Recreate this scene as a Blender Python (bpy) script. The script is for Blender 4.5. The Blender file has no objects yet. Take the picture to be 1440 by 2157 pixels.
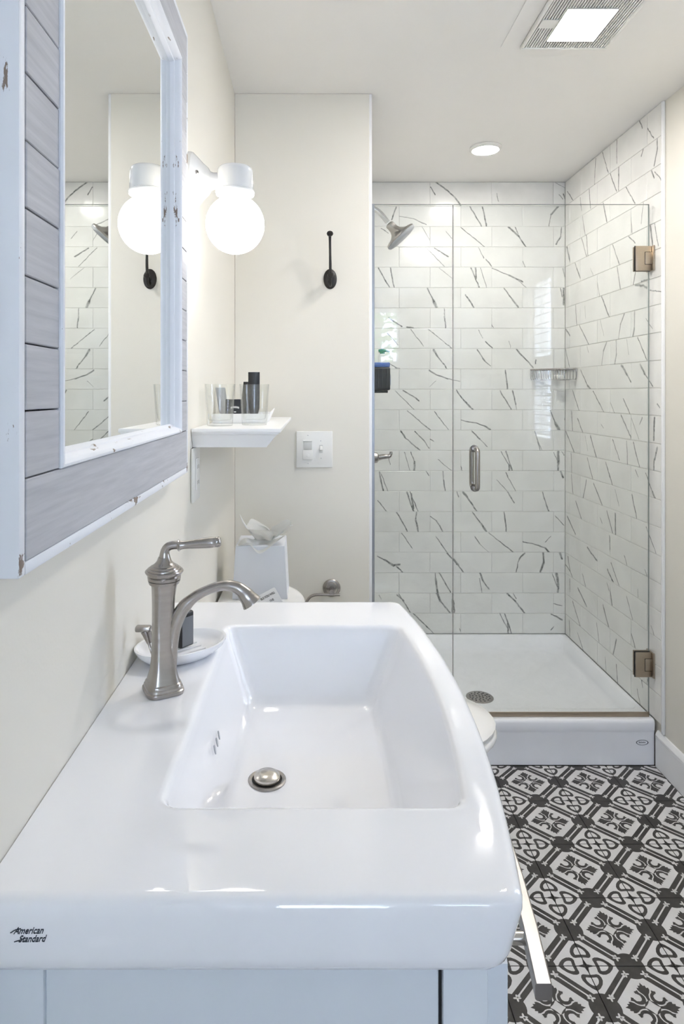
import bpy, bmesh, math, random
from mathutils import Vector, Matrix, noise
R = math.radians
random.seed(7)
scene = bpy.context.scene
COL = scene.collection

# ---------------------------------------------------------------- camera
F, VX, VY, H = 1379.0, 658.0, 828.0, 1.294
cam_d = bpy.data.cameras.new('camera')
cam_d.sensor_fit = 'HORIZONTAL'
cam_d.sensor_width = 36.0
cam_d.lens = F / 1440 * 36
cam_d.shift_x = (720 - VX) / 1440
cam_d.shift_y = -(1078.5 - VY) / 1440
cam_d.clip_start = 0.02
cam = bpy.data.objects.new('camera', cam_d)
cam.location = (0, 0, H)
cam.rotation_euler = (R(90), 0, 0)
COL.objects.link(cam)
scene.camera = cam

# ---------------------------------------------------------------- world / light
W = bpy.data.worlds.new('daylight')
scene.world = W
W.use_nodes = True
wn = W.node_tree.nodes
wn['Background'].inputs['Color'].default_value = (0.66, 0.76, 1.0, 1)
wn['Background'].inputs['Strength'].default_value = 4.0
scene.view_settings.view_transform = 'Standard'
scene.view_settings.look = 'None'
scene.view_settings.gamma = 1.0
scene.view_settings.use_curve_mapping = False
scene.view_settings.exposure = 1.98
scene.cycles.use_denoising = True
scene.cycles.use_adaptive_sampling = True
scene.cycles.adaptive_threshold = 0.15
scene.cycles.adaptive_min_samples = 12
scene.cycles.time_limit = 1000
scene.cycles.max_bounces = 7
scene.cycles.diffuse_bounces = 4
scene.cycles.glossy_bounces = 4
scene.cycles.transmission_bounces = 4
scene.cycles.transparent_max_bounces = 24
scene.cycles.sample_clamp_indirect = 6.0
GLOBE_E, FAN_E, CAN_E = 3.6, 41.0, 37.0

# ---------------------------------------------------------------- geometry constants (x right, y depth, z up)
XL, XR, XT = -0.2585, 1.200, 1.190      # left wall, right painted wall, right tile face
XP = 0.197                              # partition end face
D1, D2 = 2.174, 3.085                   # partition front, shower back tile face
YR = -2.20                              # wall behind the camera
ZC = 2.289
YT = 2.236                              # front edge of the tile on the right wall
TT = 0.008                              # tile thickness
WO = {}                                 # world origin of every object


def px(x, y, d):
    return Vector(((x - VX) / F * d, d, H - (y - VY) / F * d))


def lin(*c):
    return tuple(((v / 255) / 12.92 if v / 255 <= 0.04045 else ((v / 255 + 0.055) / 1.055) ** 2.4) for v in c) + (1,)


# ---------------------------------------------------------------- materials
M = {}


def mat(name, col, rough=0.5, metal=0.0, var=0.03, vscale=8.0, bump=0.0, bscale=60.0, coat=0.0, spec=0.5, stretch=None,
        emit=None, estr=0.0):
    m = bpy.data.materials.new(name)
    m.use_nodes = True
    nt = m.node_tree
    b = nt.nodes['Principled BSDF']
    tc = nt.nodes.new('ShaderNodeTexCoord')
    n = nt.nodes.new('ShaderNodeTexNoise')
    n.inputs['Scale'].default_value = vscale
    n.inputs['Detail'].default_value = 4
    src = tc.outputs['Object']
    if stretch:
        mp = nt.nodes.new('ShaderNodeMapping')
        mp.inputs['Scale'].default_value = stretch
        nt.links.new(src, mp.inputs['Vector'])
        src = mp.outputs['Vector']
    nt.links.new(src, n.inputs['Vector'])
    r = nt.nodes.new('ShaderNodeValToRGB')
    r.color_ramp.elements[0].position = 0.3
    r.color_ramp.elements[1].position = 0.7
    lo = tuple(max(0, v * (1 - var)) for v in col[:3]) + (1,)
    hi = tuple(min(1, v * (1 + var)) for v in col[:3]) + (1,)
    r.color_ramp.elements[0].color = lo
    r.color_ramp.elements[1].color = hi
    nt.links.new(n.outputs['Fac'], r.inputs['Fac'])
    nt.links.new(r.outputs['Color'], b.inputs['Base Color'])
    b.inputs['Roughness'].default_value = rough
    b.inputs['Metallic'].default_value = metal
    b.inputs['Specular IOR Level'].default_value = spec
    b.inputs['Coat Weight'].default_value = coat
    b.inputs['Coat Roughness'].default_value = 0.03
    if bump:
        n2 = nt.nodes.new('ShaderNodeTexNoise')
        n2.inputs['Scale'].default_value = bscale
        n2.inputs['Detail'].default_value = 3
        nt.links.new(src, n2.inputs['Vector'])
        bp = nt.nodes.new('ShaderNodeBump')
        bp.inputs['Strength'].default_value = bump
        bp.inputs['Distance'].default_value = 0.002
        nt.links.new(n2.outputs['Fac'], bp.inputs['Height'])
        nt.links.new(bp.outputs['Normal'], b.inputs['Normal'])
    if emit:
        b.inputs['Emission Color'].default_value = emit
        b.inputs['Emission Strength'].default_value = estr
    M[name] = m
    return m


mat('wall_paint', lin(231, 227, 216), 0.55, var=0.01, vscale=3, bump=0.06, bscale=220)
mat('ceiling_paint', lin(244, 242, 238), 0.75, var=0.01, vscale=3, bump=0.05, bscale=220)
mat('trim_paint', lin(243, 243, 243), 0.32, var=0.01)
mat('grout', lin(230, 229, 224), 0.8, var=0.03, vscale=40)
mat('floor_grout', lin(120, 116, 110), 0.85, var=0.15, vscale=30)
mat('tile_light', lin(220, 218, 217), 0.38, var=0.06, vscale=22, bump=0.05, bscale=300)
mat('tile_dark', lin(60, 57, 55), 0.42, var=0.28, vscale=35, bump=0.05, bscale=300)
mat('porcelain', lin(248, 248, 250), 0.06, var=0.004, coat=0.6)
mat('toilet_china', lin(240, 238, 234), 0.10, var=0.004, coat=0.4)
mat('cabinet_white', lin(222, 227, 232), 0.35, var=0.01)
mat('acrylic', lin(244, 245, 248), 0.16, var=0.012, vscale=14, bump=0.02, bscale=80)
mat('nickel', lin(170, 165, 161), 0.27, metal=1.0, var=0.05, vscale=30, bump=0.02, bscale=400, stretch=(1, 1, 8))
mat('nickel_bright', lin(205, 200, 192), 0.22, metal=1.0, var=0.03, vscale=20)
mat('hinge_nickel', lin(176, 163, 146), 0.34, metal=1.0, var=0.03, vscale=60, stretch=(1, 1, 6))
mat('chrome', lin(200, 200, 200), 0.18, metal=1.0, var=0.02)
mat('aluminium', lin(160, 163, 168), 0.38, metal=1.0, var=0.03)
mat('black_iron', lin(26, 23, 21), 0.42, var=0.25, vscale=60, bump=0.15, bscale=120)
mat('black_plastic', lin(30, 30, 32), 0.35, var=0.1)
mat('gasket_black', lin(18, 18, 18), 0.6, var=0.1)
mat('label_grey', lin(120, 122, 128), 0.5, var=0.05)
mat('sachet_silver', lin(176, 178, 182), 0.4, var=0.12, vscale=40)
mat('teal_plastic', lin(20, 105, 92), 0.35, var=0.1)
mat('blue_gel', lin(70, 102, 168), 0.2, var=0.08)
mat('paper_white', lin(243, 243, 242), 0.8, var=0.01)
mat('tissue_white', lin(244, 243, 238), 0.9, var=0.015, vscale=30)
mat('card_box', lin(224, 226, 230), 0.6, var=0.01)
mat('lens_grey', lin(206, 206, 202), 0.35, var=0.01)
mat('ink_dark', lin(52, 58, 66), 0.6, var=0.05)
mat('ink_black', lin(24, 24, 24), 0.6, var=0.05)
mat('sconce_white', lin(240, 239, 236), 0.12, var=0.004, coat=0.5)
mat('plastic_white', lin(236, 235, 230), 0.30, var=0.006)
mat('towel_white', lin(240, 238, 232), 0.95, var=0.03, vscale=60, bump=0.5, bscale=300)
mat('leaf_green', lin(96, 140, 70), 0.6, var=0.3, vscale=4)
mat('bark', lin(92, 76, 60), 0.9, var=0.2, vscale=10)
mat('dark_gap', lin(38, 38, 38), 0.8, var=0.1)
mat('silicone', lin(225, 226, 226), 0.35, var=0.01)
mat('globe_opal', lin(250, 248, 242), 0.25, var=0.002, emit=(1.0, 0.955, 0.89, 1), estr=GLOBE_E)
mat('fan_diffuser', lin(250, 250, 250), 0.4, var=0.002, emit=(1.0, 0.965, 0.93, 1), estr=FAN_E)
mat('can_diffuser', lin(250, 250, 250), 0.4, var=0.002, emit=(1.0, 0.965, 0.93, 1), estr=CAN_E)


def distressed():
    m = mat('distressed_white', lin(238, 240, 244), 0.45, var=0.015)
    nt = m.node_tree
    b = nt.nodes['Principled BSDF']
    old = b.inputs['Base Color'].links[0].from_socket
    tc = nt.nodes.new('ShaderNodeTexCoord')
    mp = nt.nodes.new('ShaderNodeMapping')
    mp.inputs['Scale'].default_value = (60, 14, 14)
    n = nt.nodes.new('ShaderNodeTexNoise')
    n.inputs['Scale'].default_value = 1.6
    n.inputs['Detail'].default_value = 5
    n.inputs['Roughness'].default_value = 0.65
    nt.links.new(tc.outputs['Object'], mp.inputs['Vector'])
    nt.links.new(mp.outputs['Vector'], n.inputs['Vector'])
    r = nt.nodes.new('ShaderNodeValToRGB')
    r.color_ramp.elements[0].position = 0.635
    r.color_ramp.elements[1].position = 0.655
    nt.links.new(n.outputs['Fac'], r.inputs['Fac'])
    mx = nt.nodes.new('ShaderNodeMix')
    mx.data_type = 'RGBA'
    nt.links.new(r.outputs['Color'], mx.inputs['Factor'])
    nt.links.new(old, mx.inputs['A'])
    mx.inputs['B'].default_value = lin(140, 124, 112)
    nt.links.new(mx.outputs['Result'], b.inputs['Base Color'])


distressed()


def plank_mat():
    m = bpy.data.materials.new('grey_wood')
    m.use_nodes = True
    nt = m.node_tree
    b = nt.nodes['Principled BSDF']
    tc = nt.nodes.new('ShaderNodeTexCoord')
    oi = nt.nodes.new('ShaderNodeObjectInfo')
    mp = nt.nodes.new('ShaderNodeMapping')
    mp.inputs['Scale'].default_value = (4, 6, 110)
    nt.links.new(tc.outputs['Object'], mp.inputs['Vector'])
    n = nt.nodes.new('ShaderNodeTexNoise')
    n.noise_dimensions = '4D'
    n.inputs['Scale'].default_value = 1.4
    n.inputs['Detail'].default_value = 7
    n.inputs['Roughness'].default_value = 0.62
    nt.links.new(mp.outputs['Vector'], n.inputs['Vector'])
    ml = nt.nodes.new('ShaderNodeMath')
    ml.operation = 'MULTIPLY'
    ml.inputs[1].default_value = 37
    nt.links.new(oi.outputs['Random'], ml.inputs[0])
    nt.links.new(ml.outputs[0], n.inputs['W'])
    r = nt.nodes.new('ShaderNodeValToRGB')
    r.color_ramp.elements[0].position = 0.32
    r.color_ramp.elements[0].color = lin(176, 177, 182)
    r.color_ramp.elements[1].position = 0.66
    r.color_ramp.elements[1].color = lin(196, 196, 200)
    nt.links.new(n.outputs['Fac'], r.inputs['Fac'])
    nt.links.new(r.outputs['Color'], b.inputs['Base Color'])
    b.inputs['Roughness'].default_value = 0.6
    bp = nt.nodes.new('ShaderNodeBump')
    bp.inputs['Strength'].default_value = 0.15
    bp.inputs['Distance'].default_value = 0.001
    nt.links.new(n.outputs['Fac'], bp.inputs['Height'])
    nt.links.new(bp.outputs['Normal'], b.inputs['Normal'])
    M['grey_wood'] = m


plank_mat()


def glass_mat(name, tint, ior=1.45, boost=1.0):
    """thin clear glass: Fresnel mix of clear transmission and mirror reflection"""
    m = bpy.data.materials.new(name)
    m.use_nodes = True
    nt = m.node_tree
    nt.nodes.remove(nt.nodes['Principled BSDF'])
    out = nt.nodes['Material Output']
    g = nt.nodes.new('ShaderNodeNewGeometry')
    mx = nt.nodes.new('ShaderNodeMapRange')
    mx.inputs['To Min'].default_value = ior
    mx.inputs['To Max'].default_value = 1 / ior
    nt.links.new(g.outputs['Backfacing'], mx.inputs['Value'])
    fr = nt.nodes.new('ShaderNodeFresnel')
    nt.links.new(mx.outputs['Result'], fr.inputs['IOR'])
    f2 = nt.nodes.new('ShaderNodeMath')
    f2.operation = 'MULTIPLY'
    f2.inputs[1].default_value = boost
    f2.use_clamp = True
    nt.links.new(fr.outputs['Fac'], f2.inputs[0])
    tr = nt.nodes.new('ShaderNodeBsdfTransparent')
    n = nt.nodes.new('ShaderNodeTexNoise')
    n.inputs['Scale'].default_value = 2.0
    r = nt.nodes.new('ShaderNodeValToRGB')
    r.color_ramp.elements[0].color = tuple(v * 0.995 for v in tint[:3]) + (1,)
    r.color_ramp.elements[1].color = tint
    nt.links.new(n.outputs['Fac'], r.inputs['Fac'])
    nt.links.new(r.outputs['Color'], tr.inputs['Color'])
    gl = nt.nodes.new('ShaderNodeBsdfGlossy')
    gl.inputs['Roughness'].default_value = 0.0
    ms = nt.nodes.new('ShaderNodeMixShader')
    nt.links.new(f2.outputs[0], ms.inputs['Fac'])
    nt.links.new(tr.outputs[0], ms.inputs[1])
    nt.links.new(gl.outputs[0], ms.inputs[2])
    nt.links.new(ms.outputs[0], out.inputs['Surface'])
    M[name] = m


glass_mat('door_glass', (0.975, 0.985, 0.98, 1))
glass_mat('cup_glass', (0.985, 0.99, 0.985, 1), ior=1.5)
glass_mat('window_glass', (0.97, 0.98, 0.98, 1))
mat('glass_edge', lin(132, 140, 138), 0.15, var=0.05)
mat('mirror_silver', lin(236, 238, 236), 0.0, metal=1.0, var=0.0)


def marble_mat():
    m = bpy.data.materials.new('marble_tile')
    m.use_nodes = True
    nt = m.node_tree
    N, L = nt.nodes, nt.links
    b = N['Principled BSDF']
    tc = N.new('ShaderNodeTexCoord')
    oi = N.new('ShaderNodeObjectInfo')
    sc = N.new('ShaderNodeMath'); sc.operation = 'MULTIPLY'; sc.inputs[1].default_value = 53.0
    L.new(oi.outputs['Random'], sc.inputs[0])
    n1 = N.new('ShaderNodeTexNoise'); n1.noise_dimensions = '4D'
    n1.inputs['Scale'].default_value = 42; n1.inputs['Detail'].default_value = 4; n1.inputs['Roughness'].default_value = 0.6
    L.new(tc.outputs['Object'], n1.inputs['Vector']); L.new(sc.outputs[0], n1.inputs['W'])
    w1 = N.new('ShaderNodeVectorMath'); w1.operation = 'SUBTRACT'; w1.inputs[1].default_value = (0.5, 0.5, 0.5)
    L.new(n1.outputs['Color'], w1.inputs[0])
    w2 = N.new('ShaderNodeVectorMath'); w2.operation = 'SCALE'; w2.inputs['Scale'].default_value = 0.011
    L.new(w1.outputs[0], w2.inputs[0])
    add = N.new('ShaderNodeVectorMath'); add.operation = 'ADD'
    L.new(tc.outputs['Object'], add.inputs[0]); L.new(w2.outputs[0], add.inputs[1])
    sx = N.new('ShaderNodeSeparateXYZ'); L.new(add.outputs[0], sx.inputs[0])
    p = N.new('ShaderNodeCombineXYZ')
    L.new(sx.outputs['X'], p.inputs['X']); L.new(sx.outputs['Z'], p.inputs['Y'])
    n2 = N.new('ShaderNodeTexNoise'); n2.noise_dimensions = '4D'
    n2.inputs['Scale'].default_value = 75; n2.inputs['Detail'].default_value = 5; n2.inputs['Roughness'].default_value = 0.7
    L.new(tc.outputs['Object'], n2.inputs['Vector']); L.new(sc.outputs[0], n2.inputs['W'])
    total = None
    for s in 'abcd':
        a0 = N.new('ShaderNodeAttribute'); a0.attribute_type = 'OBJECT'; a0.attribute_name = 'v%s0' % s
        a1 = N.new('ShaderNodeAttribute'); a1.attribute_type = 'OBJECT'; a1.attribute_name = 'v%s1' % s
        s0 = N.new('ShaderNodeSeparateXYZ'); L.new(a0.outputs['Vector'], s0.inputs[0])
        s1 = N.new('ShaderNodeSeparateXYZ'); L.new(a1.outputs['Vector'], s1.inputs[0])
        A = N.new('ShaderNodeCombineXYZ'); L.new(s0.outputs['X'], A.inputs['X']); L.new(s0.outputs['Y'], A.inputs['Y'])
        Bv = N.new('ShaderNodeCombineXYZ'); L.new(s1.outputs['X'], Bv.inputs['X']); L.new(s1.outputs['Y'], Bv.inputs['Y'])
        ab = N.new('ShaderNodeVectorMath'); ab.operation = 'SUBTRACT'; L.new(Bv.outputs[0], ab.inputs[0]); L.new(A.outputs[0], ab.inputs[1])
        ap = N.new('ShaderNodeVectorMath'); ap.operation = 'SUBTRACT'; L.new(p.outputs[0], ap.inputs[0]); L.new(A.outputs[0], ap.inputs[1])
        d1 = N.new('ShaderNodeVectorMath'); d1.operation = 'DOT_PRODUCT'; L.new(ap.outputs[0], d1.inputs[0]); L.new(ab.outputs[0], d1.inputs[1])
        d2 = N.new('ShaderNodeVectorMath'); d2.operation = 'DOT_PRODUCT'; L.new(ab.outputs[0], d2.inputs[0]); L.new(ab.outputs[0], d2.inputs[1])
        mx = N.new('ShaderNodeMath'); mx.operation = 'MAXIMUM'; mx.inputs[1].default_value = 1e-9; L.new(d2.outputs['Value'], mx.inputs[0])
        dv = N.new('ShaderNodeMath'); dv.operation = 'DIVIDE'; dv.use_clamp = True; L.new(d1.outputs['Value'], dv.inputs[0]); L.new(mx.outputs[0], dv.inputs[1])
        sl = N.new('ShaderNodeVectorMath'); sl.operation = 'SCALE'; L.new(ab.outputs[0], sl.inputs[0]); L.new(dv.outputs[0], sl.inputs['Scale'])
        df = N.new('ShaderNodeVectorMath'); df.operation = 'SUBTRACT'; L.new(ap.outputs[0], df.inputs[0]); L.new(sl.outputs[0], df.inputs[1])
        ln = N.new('ShaderNodeVectorMath'); ln.operation = 'LENGTH'; L.new(df.outputs[0], ln.inputs[0])
        # core and halo
        q = N.new('ShaderNodeMath'); q.operation = 'MAXIMUM'; q.inputs[1].default_value = 1e-6; L.new(s0.outputs['Z'], q.inputs[0])
        dd = N.new('ShaderNodeMath'); dd.operation = 'DIVIDE'; L.new(ln.outputs['Value'], dd.inputs[0]); L.new(q.outputs[0], dd.inputs[1])
        mr = N.new('ShaderNodeMapRange'); mr.interpolation_type = 'SMOOTHSTEP'
        mr.inputs['From Min'].default_value = 1.25; mr.inputs['From Max'].default_value = 0.25
        mr.inputs['To Min'].default_value = 0; mr.inputs['To Max'].default_value = 1
        L.new(dd.outputs[0], mr.inputs['Value'])
        st = N.new('ShaderNodeMath'); st.operation = 'MULTIPLY'; L.new(mr.outputs[0], st.inputs[0]); L.new(s1.outputs['Z'], st.inputs[1])
        if total is None:
            total = st
        else:
            t2 = N.new('ShaderNodeMath'); t2.operation = 'MAXIMUM'; L.new(total.outputs[0], t2.inputs[0]); L.new(st.outputs[0], t2.inputs[1])
            total = t2
    nm = N.new('ShaderNodeMapRange'); nm.inputs['From Min'].default_value = 0.3; nm.inputs['From Max'].default_value = 0.62
    nm.inputs['To Min'].default_value = 0.35; nm.inputs['To Max'].default_value = 1.0
    L.new(n2.outputs['Fac'], nm.inputs['Value'])
    fm = N.new('ShaderNodeMath'); fm.operation = 'MULTIPLY'; L.new(total.outputs[0], fm.inputs[0]); L.new(nm.outputs[0], fm.inputs[1])
    n3 = N.new('ShaderNodeTexNoise'); n3.noise_dimensions = '4D'; n3.inputs['Scale'].default_value = 9; n3.inputs['Detail'].default_value = 4
    L.new(tc.outputs['Object'], n3.inputs['Vector']); L.new(sc.outputs[0], n3.inputs['W'])
    base = N.new('ShaderNodeValToRGB')
    base.color_ramp.elements[0].position = 0.35; base.color_ramp.elements[0].color = lin(231, 230, 226)
    base.color_ramp.elements[1].position = 0.6; base.color_ramp.elements[1].color = lin(239, 238, 234)
    L.new(n3.outputs['Fac'], base.inputs['Fac'])
    mix = N.new('ShaderNodeMix'); mix.data_type = 'RGBA'
    L.new(fm.outputs[0], mix.inputs['Factor']); L.new(base.outputs['Color'], mix.inputs['A'])
    mix.inputs['B'].default_value = lin(86, 89, 87)
    L.new(mix.outputs['Result'], b.inputs['Base Color'])
    b.inputs['Roughness'].default_value = 0.17
    M['marble_tile'] = m


marble_mat()


# ---------------------------------------------------------------- mesh builder
class B:
    def __init__(self):
        self.bm = bmesh.new()

    def _merge(self, t, mi=0):
        me = bpy.data.meshes.new('tmp')
        for f in t.faces:
            f.material_index = mi
        t.to_mesh(me)
        t.free()
        self.bm.from_mesh(me)
        bpy.data.meshes.remove(me)
        return self

    def box(self, x0, x1, y0, y1, z0, z1, bev=0.0, seg=2, mi=0, rot=None, piv=None):
        t = bmesh.new()
        bmesh.ops.create_cube(t, size=1)
        for v in t.verts:
            v.co = Vector(((x0 + x1) / 2 + v.co.x * (x1 - x0), (y0 + y1) / 2 + v.co.y * (y1 - y0), (z0 + z1) / 2 + v.co.z * (z1 - z0)))
        if bev:
            bmesh.ops.bevel(t, geom=t.edges[:], offset=bev, segments=seg, affect='EDGES', profile=0.5)
        if rot is not None:
            pv = Vector(piv) if piv else Vector(((x0 + x1) / 2, (y0 + y1) / 2, (z0 + z1) / 2))
            bmesh.ops.rotate(t, cent=pv, matrix=rot, verts=t.verts)
        return self._merge(t, mi)

    def loft(self, loops, cap0=True, cap1=True, closed=True, mi=0):
        t = bmesh.new()
        rows = [[t.verts.new(p) for p in lp] for lp in loops]
        n = len(rows[0])
        for a, b in zip(rows, rows[1:]):
            for i in range(n if closed else n - 1):
                j = (i + 1) % n
                try:
                    t.faces.new((a[i], a[j], b[j], b[i]))
                except ValueError:
                    pass
        if cap0:
            t.faces.new(rows[0][::-1])
        if cap1:
            t.faces.new(rows[-1])
        bmesh.ops.recalc_face_normals(t, faces=t.faces)
        return self._merge(t, mi)

    def tube(self, pts, rad, seg=14, sub=0, mi=0, sy=1.0, up=None):
        pts = [Vector(p) for p in pts]
        if not hasattr(rad, '__len__'):
            rad = [rad] * len(pts)
        if sub:
            q, rr = [], []
            for i in range(len(pts) - 1):
                p0, p1, p2, p3 = pts[max(i - 1, 0)], pts[i], pts[i + 1], pts[min(i + 2, len(pts) - 1)]
                for k in range(sub):
                    u = k / sub
                    q.append(0.5 * ((2 * p1) + (p2 - p0) * u + (2 * p0 - 5 * p1 + 4 * p2 - p3) * u * u + (3 * p1 - p0 - 3 * p2 + p3) * u ** 3))
                    rr.append(rad[i] + (rad[i + 1] - rad[i]) * (u * u * (3 - 2 * u)))
            q.append(pts[-1]); rr.append(rad[-1])
            pts, rad = q, rr
        tan = []
        for i in range(len(pts)):
            a, b = pts[max(i - 1, 0)], pts[min(i + 1, len(pts) - 1)]
            tan.append((b - a).normalized())
        n = Vector(up) if up else tan[0].orthogonal()
        loops = []
        for i, p in enumerate(pts):
            n = (n - tan[i] * n.dot(tan[i]))
            if n.length < 1e-6:
                n = tan[i].orthogonal()
            n.normalize()
            bn = tan[i].cross(n)
            loops.append([p + (n * math.cos(2 * math.pi * k / seg) + bn * math.sin(2 * math.pi * k / seg) * sy) * rad[i] for k in range(seg)])
        return self.loft(loops, mi=mi)

    def lathe(self, prof, org, axis=(0, 0, 1), seg=32, mi=0, cap0=True, cap1=True, ell=(1, 1)):
        org, ax = Vector(org), Vector(axis).normalized()
        u = ax.orthogonal().normalized()
        if abs(ax.z) > 0.99:
            u = Vector((1, 0, 0))
        v = ax.cross(u)
        loops = [[org + ax * h + (u * math.cos(2 * math.pi * k / seg) * ell[0] + v * math.sin(2 * math.pi * k / seg) * ell[1]) * max(r, 1e-5) for k in range(seg)] for r, h in prof]
        return self.loft(loops, cap0, cap1, mi=mi)

    def poly(self, pts, mi=0):
        t = bmesh.new()
        t.faces.new([t.verts.new(p) for p in pts])
        return self._merge(t, mi)

    def prism(self, pts, vec, mi=0, bev=0.0):
        vec = Vector(vec)
        pts = [Vector(p) for p in pts]
        return self.loft([pts, [p + vec for p in pts]], mi=mi)

    def mesh(self, name, org, mats, smooth=35):
        me = bpy.data.meshes.new(name)
        for v in self.bm.verts:
            v.co -= org
        self.bm.to_mesh(me)
        self.bm.free()
        for m in mats:
            me.materials.append(m)
        if smooth:
            me.shade_smooth()
            me.set_sharp_from_angle(angle=R(smooth))
        return me


def tagg(o, label=None, cat=None, group=None, kind=None):
    if label:
        o['label'] = label
    if cat:
        o['category'] = cat
    if group:
        o['group'] = group
    if kind:
        o['kind'] = kind
    return o


def thing(name, loc, label, cat, group=None):
    o = bpy.data.objects.new(name, None)
    o.empty_display_size = 0.05
    o.location = loc
    COL.objects.link(o)
    WO[o.name] = Vector(loc)
    return tagg(o, label, cat, group)


def obj(name, b, mats, parent=None, smooth=35, **kw):
    if not isinstance(mats, (list, tuple)):
        mats = [mats]
    mats = [M[m] if isinstance(m, str) else m for m in mats]
    xs = [v.co for v in b.bm.verts]
    lo = Vector((min(v.x for v in xs), min(v.y for v in xs), min(v.z for v in xs)))
    hi = Vector((max(v.x for v in xs), max(v.y for v in xs), max(v.z for v in xs)))
    org = Vector(((lo.x + hi.x) / 2, (lo.y + hi.y) / 2, lo.z))
    o = bpy.data.objects.new(name, b.mesh(name, org, mats, smooth))
    COL.objects.link(o)
    WO[o.name] = org
    if parent is not None:
        o.parent = parent
        o.location = org - WO[parent.name]
    else:
        o.location = org
    return tagg(o, **kw)


def place(o, parent, wloc, rz=0.0):
    COL.objects.link(o)
    WO[o.name] = Vector(wloc)
    o.parent = parent
    o.location = Vector(wloc) - WO[parent.name]
    o.rotation_euler = (0, 0, rz)
    return o


def text(b, body, size, mtx, shear=0.0, mi=0, ext=0.0003, align='CENTER', bold=0.0, sx=1.0):
    c = bpy.data.curves.new('lettering', 'FONT')
    c.body = body
    c.size = size
    c.extrude = ext
    c.shear = shear
    c.offset = bold
    c.align_x = align
    c.resolution_u = 3
    o = bpy.data.objects.new('lettering', c)
    COL.objects.link(o)
    dg = bpy.context.evaluated_depsgraph_get()
    me = bpy.data.meshes.new_from_object(o.evaluated_get(dg))
    me.transform(Matrix.Diagonal((sx, 1, 1, 1)))
    me.transform(mtx)
    for pl in me.polygons:
        pl.material_index = mi
    b.bm.from_mesh(me)
    bpy.data.meshes.remove(me)
    bpy.data.objects.remove(o)
    bpy.data.curves.remove(c)
    return b


def basis(origin, xa, ya):
    xa, ya = Vector(xa).normalized(), Vector(ya).normalized()
    za = xa.cross(ya)
    m = Matrix((xa, ya, za)).transposed().to_4x4()
    m.translation = Vector(origin)
    return m


def rrect(x0, x1, y0, y1, r, z, n=6, m=10, bow=0.0):
    """rounded rectangle loop, ccw, right side (x1) bowed outward"""
    pts = []
    def corner(cx, cy, a0):
        for k in range(n):
            a = R(a0 + 90 * k / (n - 1))
            pts.append([cx + r * math.cos(a), cy + r * math.sin(a)])
    def side(p, q):
        for k in range(1, m):
            u = k / m
            pts.append([p[0] + (q[0] - p[0]) * u, p[1] + (q[1] - p[1]) * u])
    corner(x1 - r, y0 + r, -90); side((x1, y0 + r), (x1, y1 - r))
    corner(x1 - r, y1 - r, 0); side((x1 - r, y1), (x0 + r, y1))
    corner(x0 + r, y1 - r, 90); side((x0, y1 - r), (x0, y0 + r))
    corner(x0 + r, y0 + r, 180); side((x0 + r, y0), (x1 - r, y0))
    out = []
    for x, y in pts:
        u = (y - y0) / (y1 - y0) * 2 - 1
        w = max(0, (x - x0) / (x1 - x0))
        out.append(Vector((x + bow * (1 - u * u) * w ** 3, y, z)))
    return out


# ================================================================= STRUCTURE
fl = obj('floor', B().box(XL - 0.1, XR + 0.1, YR - 0.1, 3.2, -0.10, -0.0085), 'floor_grout', smooth=0,
         label='tiled bathroom floor with black and white patterned tiles', cat='floor', kind='structure')
obj('ceiling', B().box(XL - 0.1, XR + 0.1, YR - 0.1, 3.2, ZC, ZC + 0.1), 'ceiling_paint', smooth=0,
    label='flat white painted ceiling over the whole bathroom', cat='ceiling', kind='structure')
obj('wall_left', B().box(XL - 0.1, XL, YR - 0.1, 3.2, -0.1, ZC), 'wall_paint', smooth=0,
    label='cream painted wall behind the vanity mirror', cat='wall', kind='structure')
# right wall with a window opening
WY0, WY1, WZ0, WZ1 = 0.985, 1.335, 1.02, 1.925
b = B()
for (y0, y1, z0, z1) in ((YR - 0.1, WY0, -0.1, ZC), (WY1, 3.2, -0.1, ZC), (WY0, WY1, -0.1, WZ0), (WY0, WY1, WZ1, ZC)):
    b.box(XR, XR + 0.1, y0, y1, z0, z1)
wr = obj('wall_right', b, 'wall_paint', smooth=0, label='cream painted wall on the right, tiled inside the shower', cat='wall', kind='structure')
wb = obj('wall_back', B().box(XL - 0.1, XR + 0.1, D2 + TT - 0.001, D2 + 0.12, -0.1, ZC), 'grout', smooth=0,
         label='marble tiled far wall of the shower', cat='wall', kind='structure')
wp = obj('wall_partition', B().box(XL, XP - TT, D1, D2 + TT - 0.001, -0.1, ZC, 0.002, 1), 'wall_paint', smooth=0,
         label='cream partition wall carrying the black hook and light switch', cat='wall', kind='structure')
# rear wall with a window opening
VX0, VX1, VZ0, VZ1 = 0.50, 0.905, 1.60, 2.16
GX0, GX1, GZ1 = -0.215, 0.385, 2.02          # opening of the added glazed door
b = B()
for (x0, x1, z0, z1) in ((XL, GX0, -0.1, ZC), (GX0, GX1, GZ1, ZC), (GX0, GX1, -0.1, 0.0), (GX1, VX0, -0.1, ZC), (VX1, XR, -0.1, ZC), (VX0, VX1, -0.1, VZ0), (VX0, VX1, VZ1, ZC)):
    b.box(x0, x1, YR - 0.1, YR, z0, z1)
obj('wall_rear', b, 'wall_paint', smooth=0, label='cream painted wall behind the viewer with a window and an added glazed door', cat='wall', kind='structure')

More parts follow.
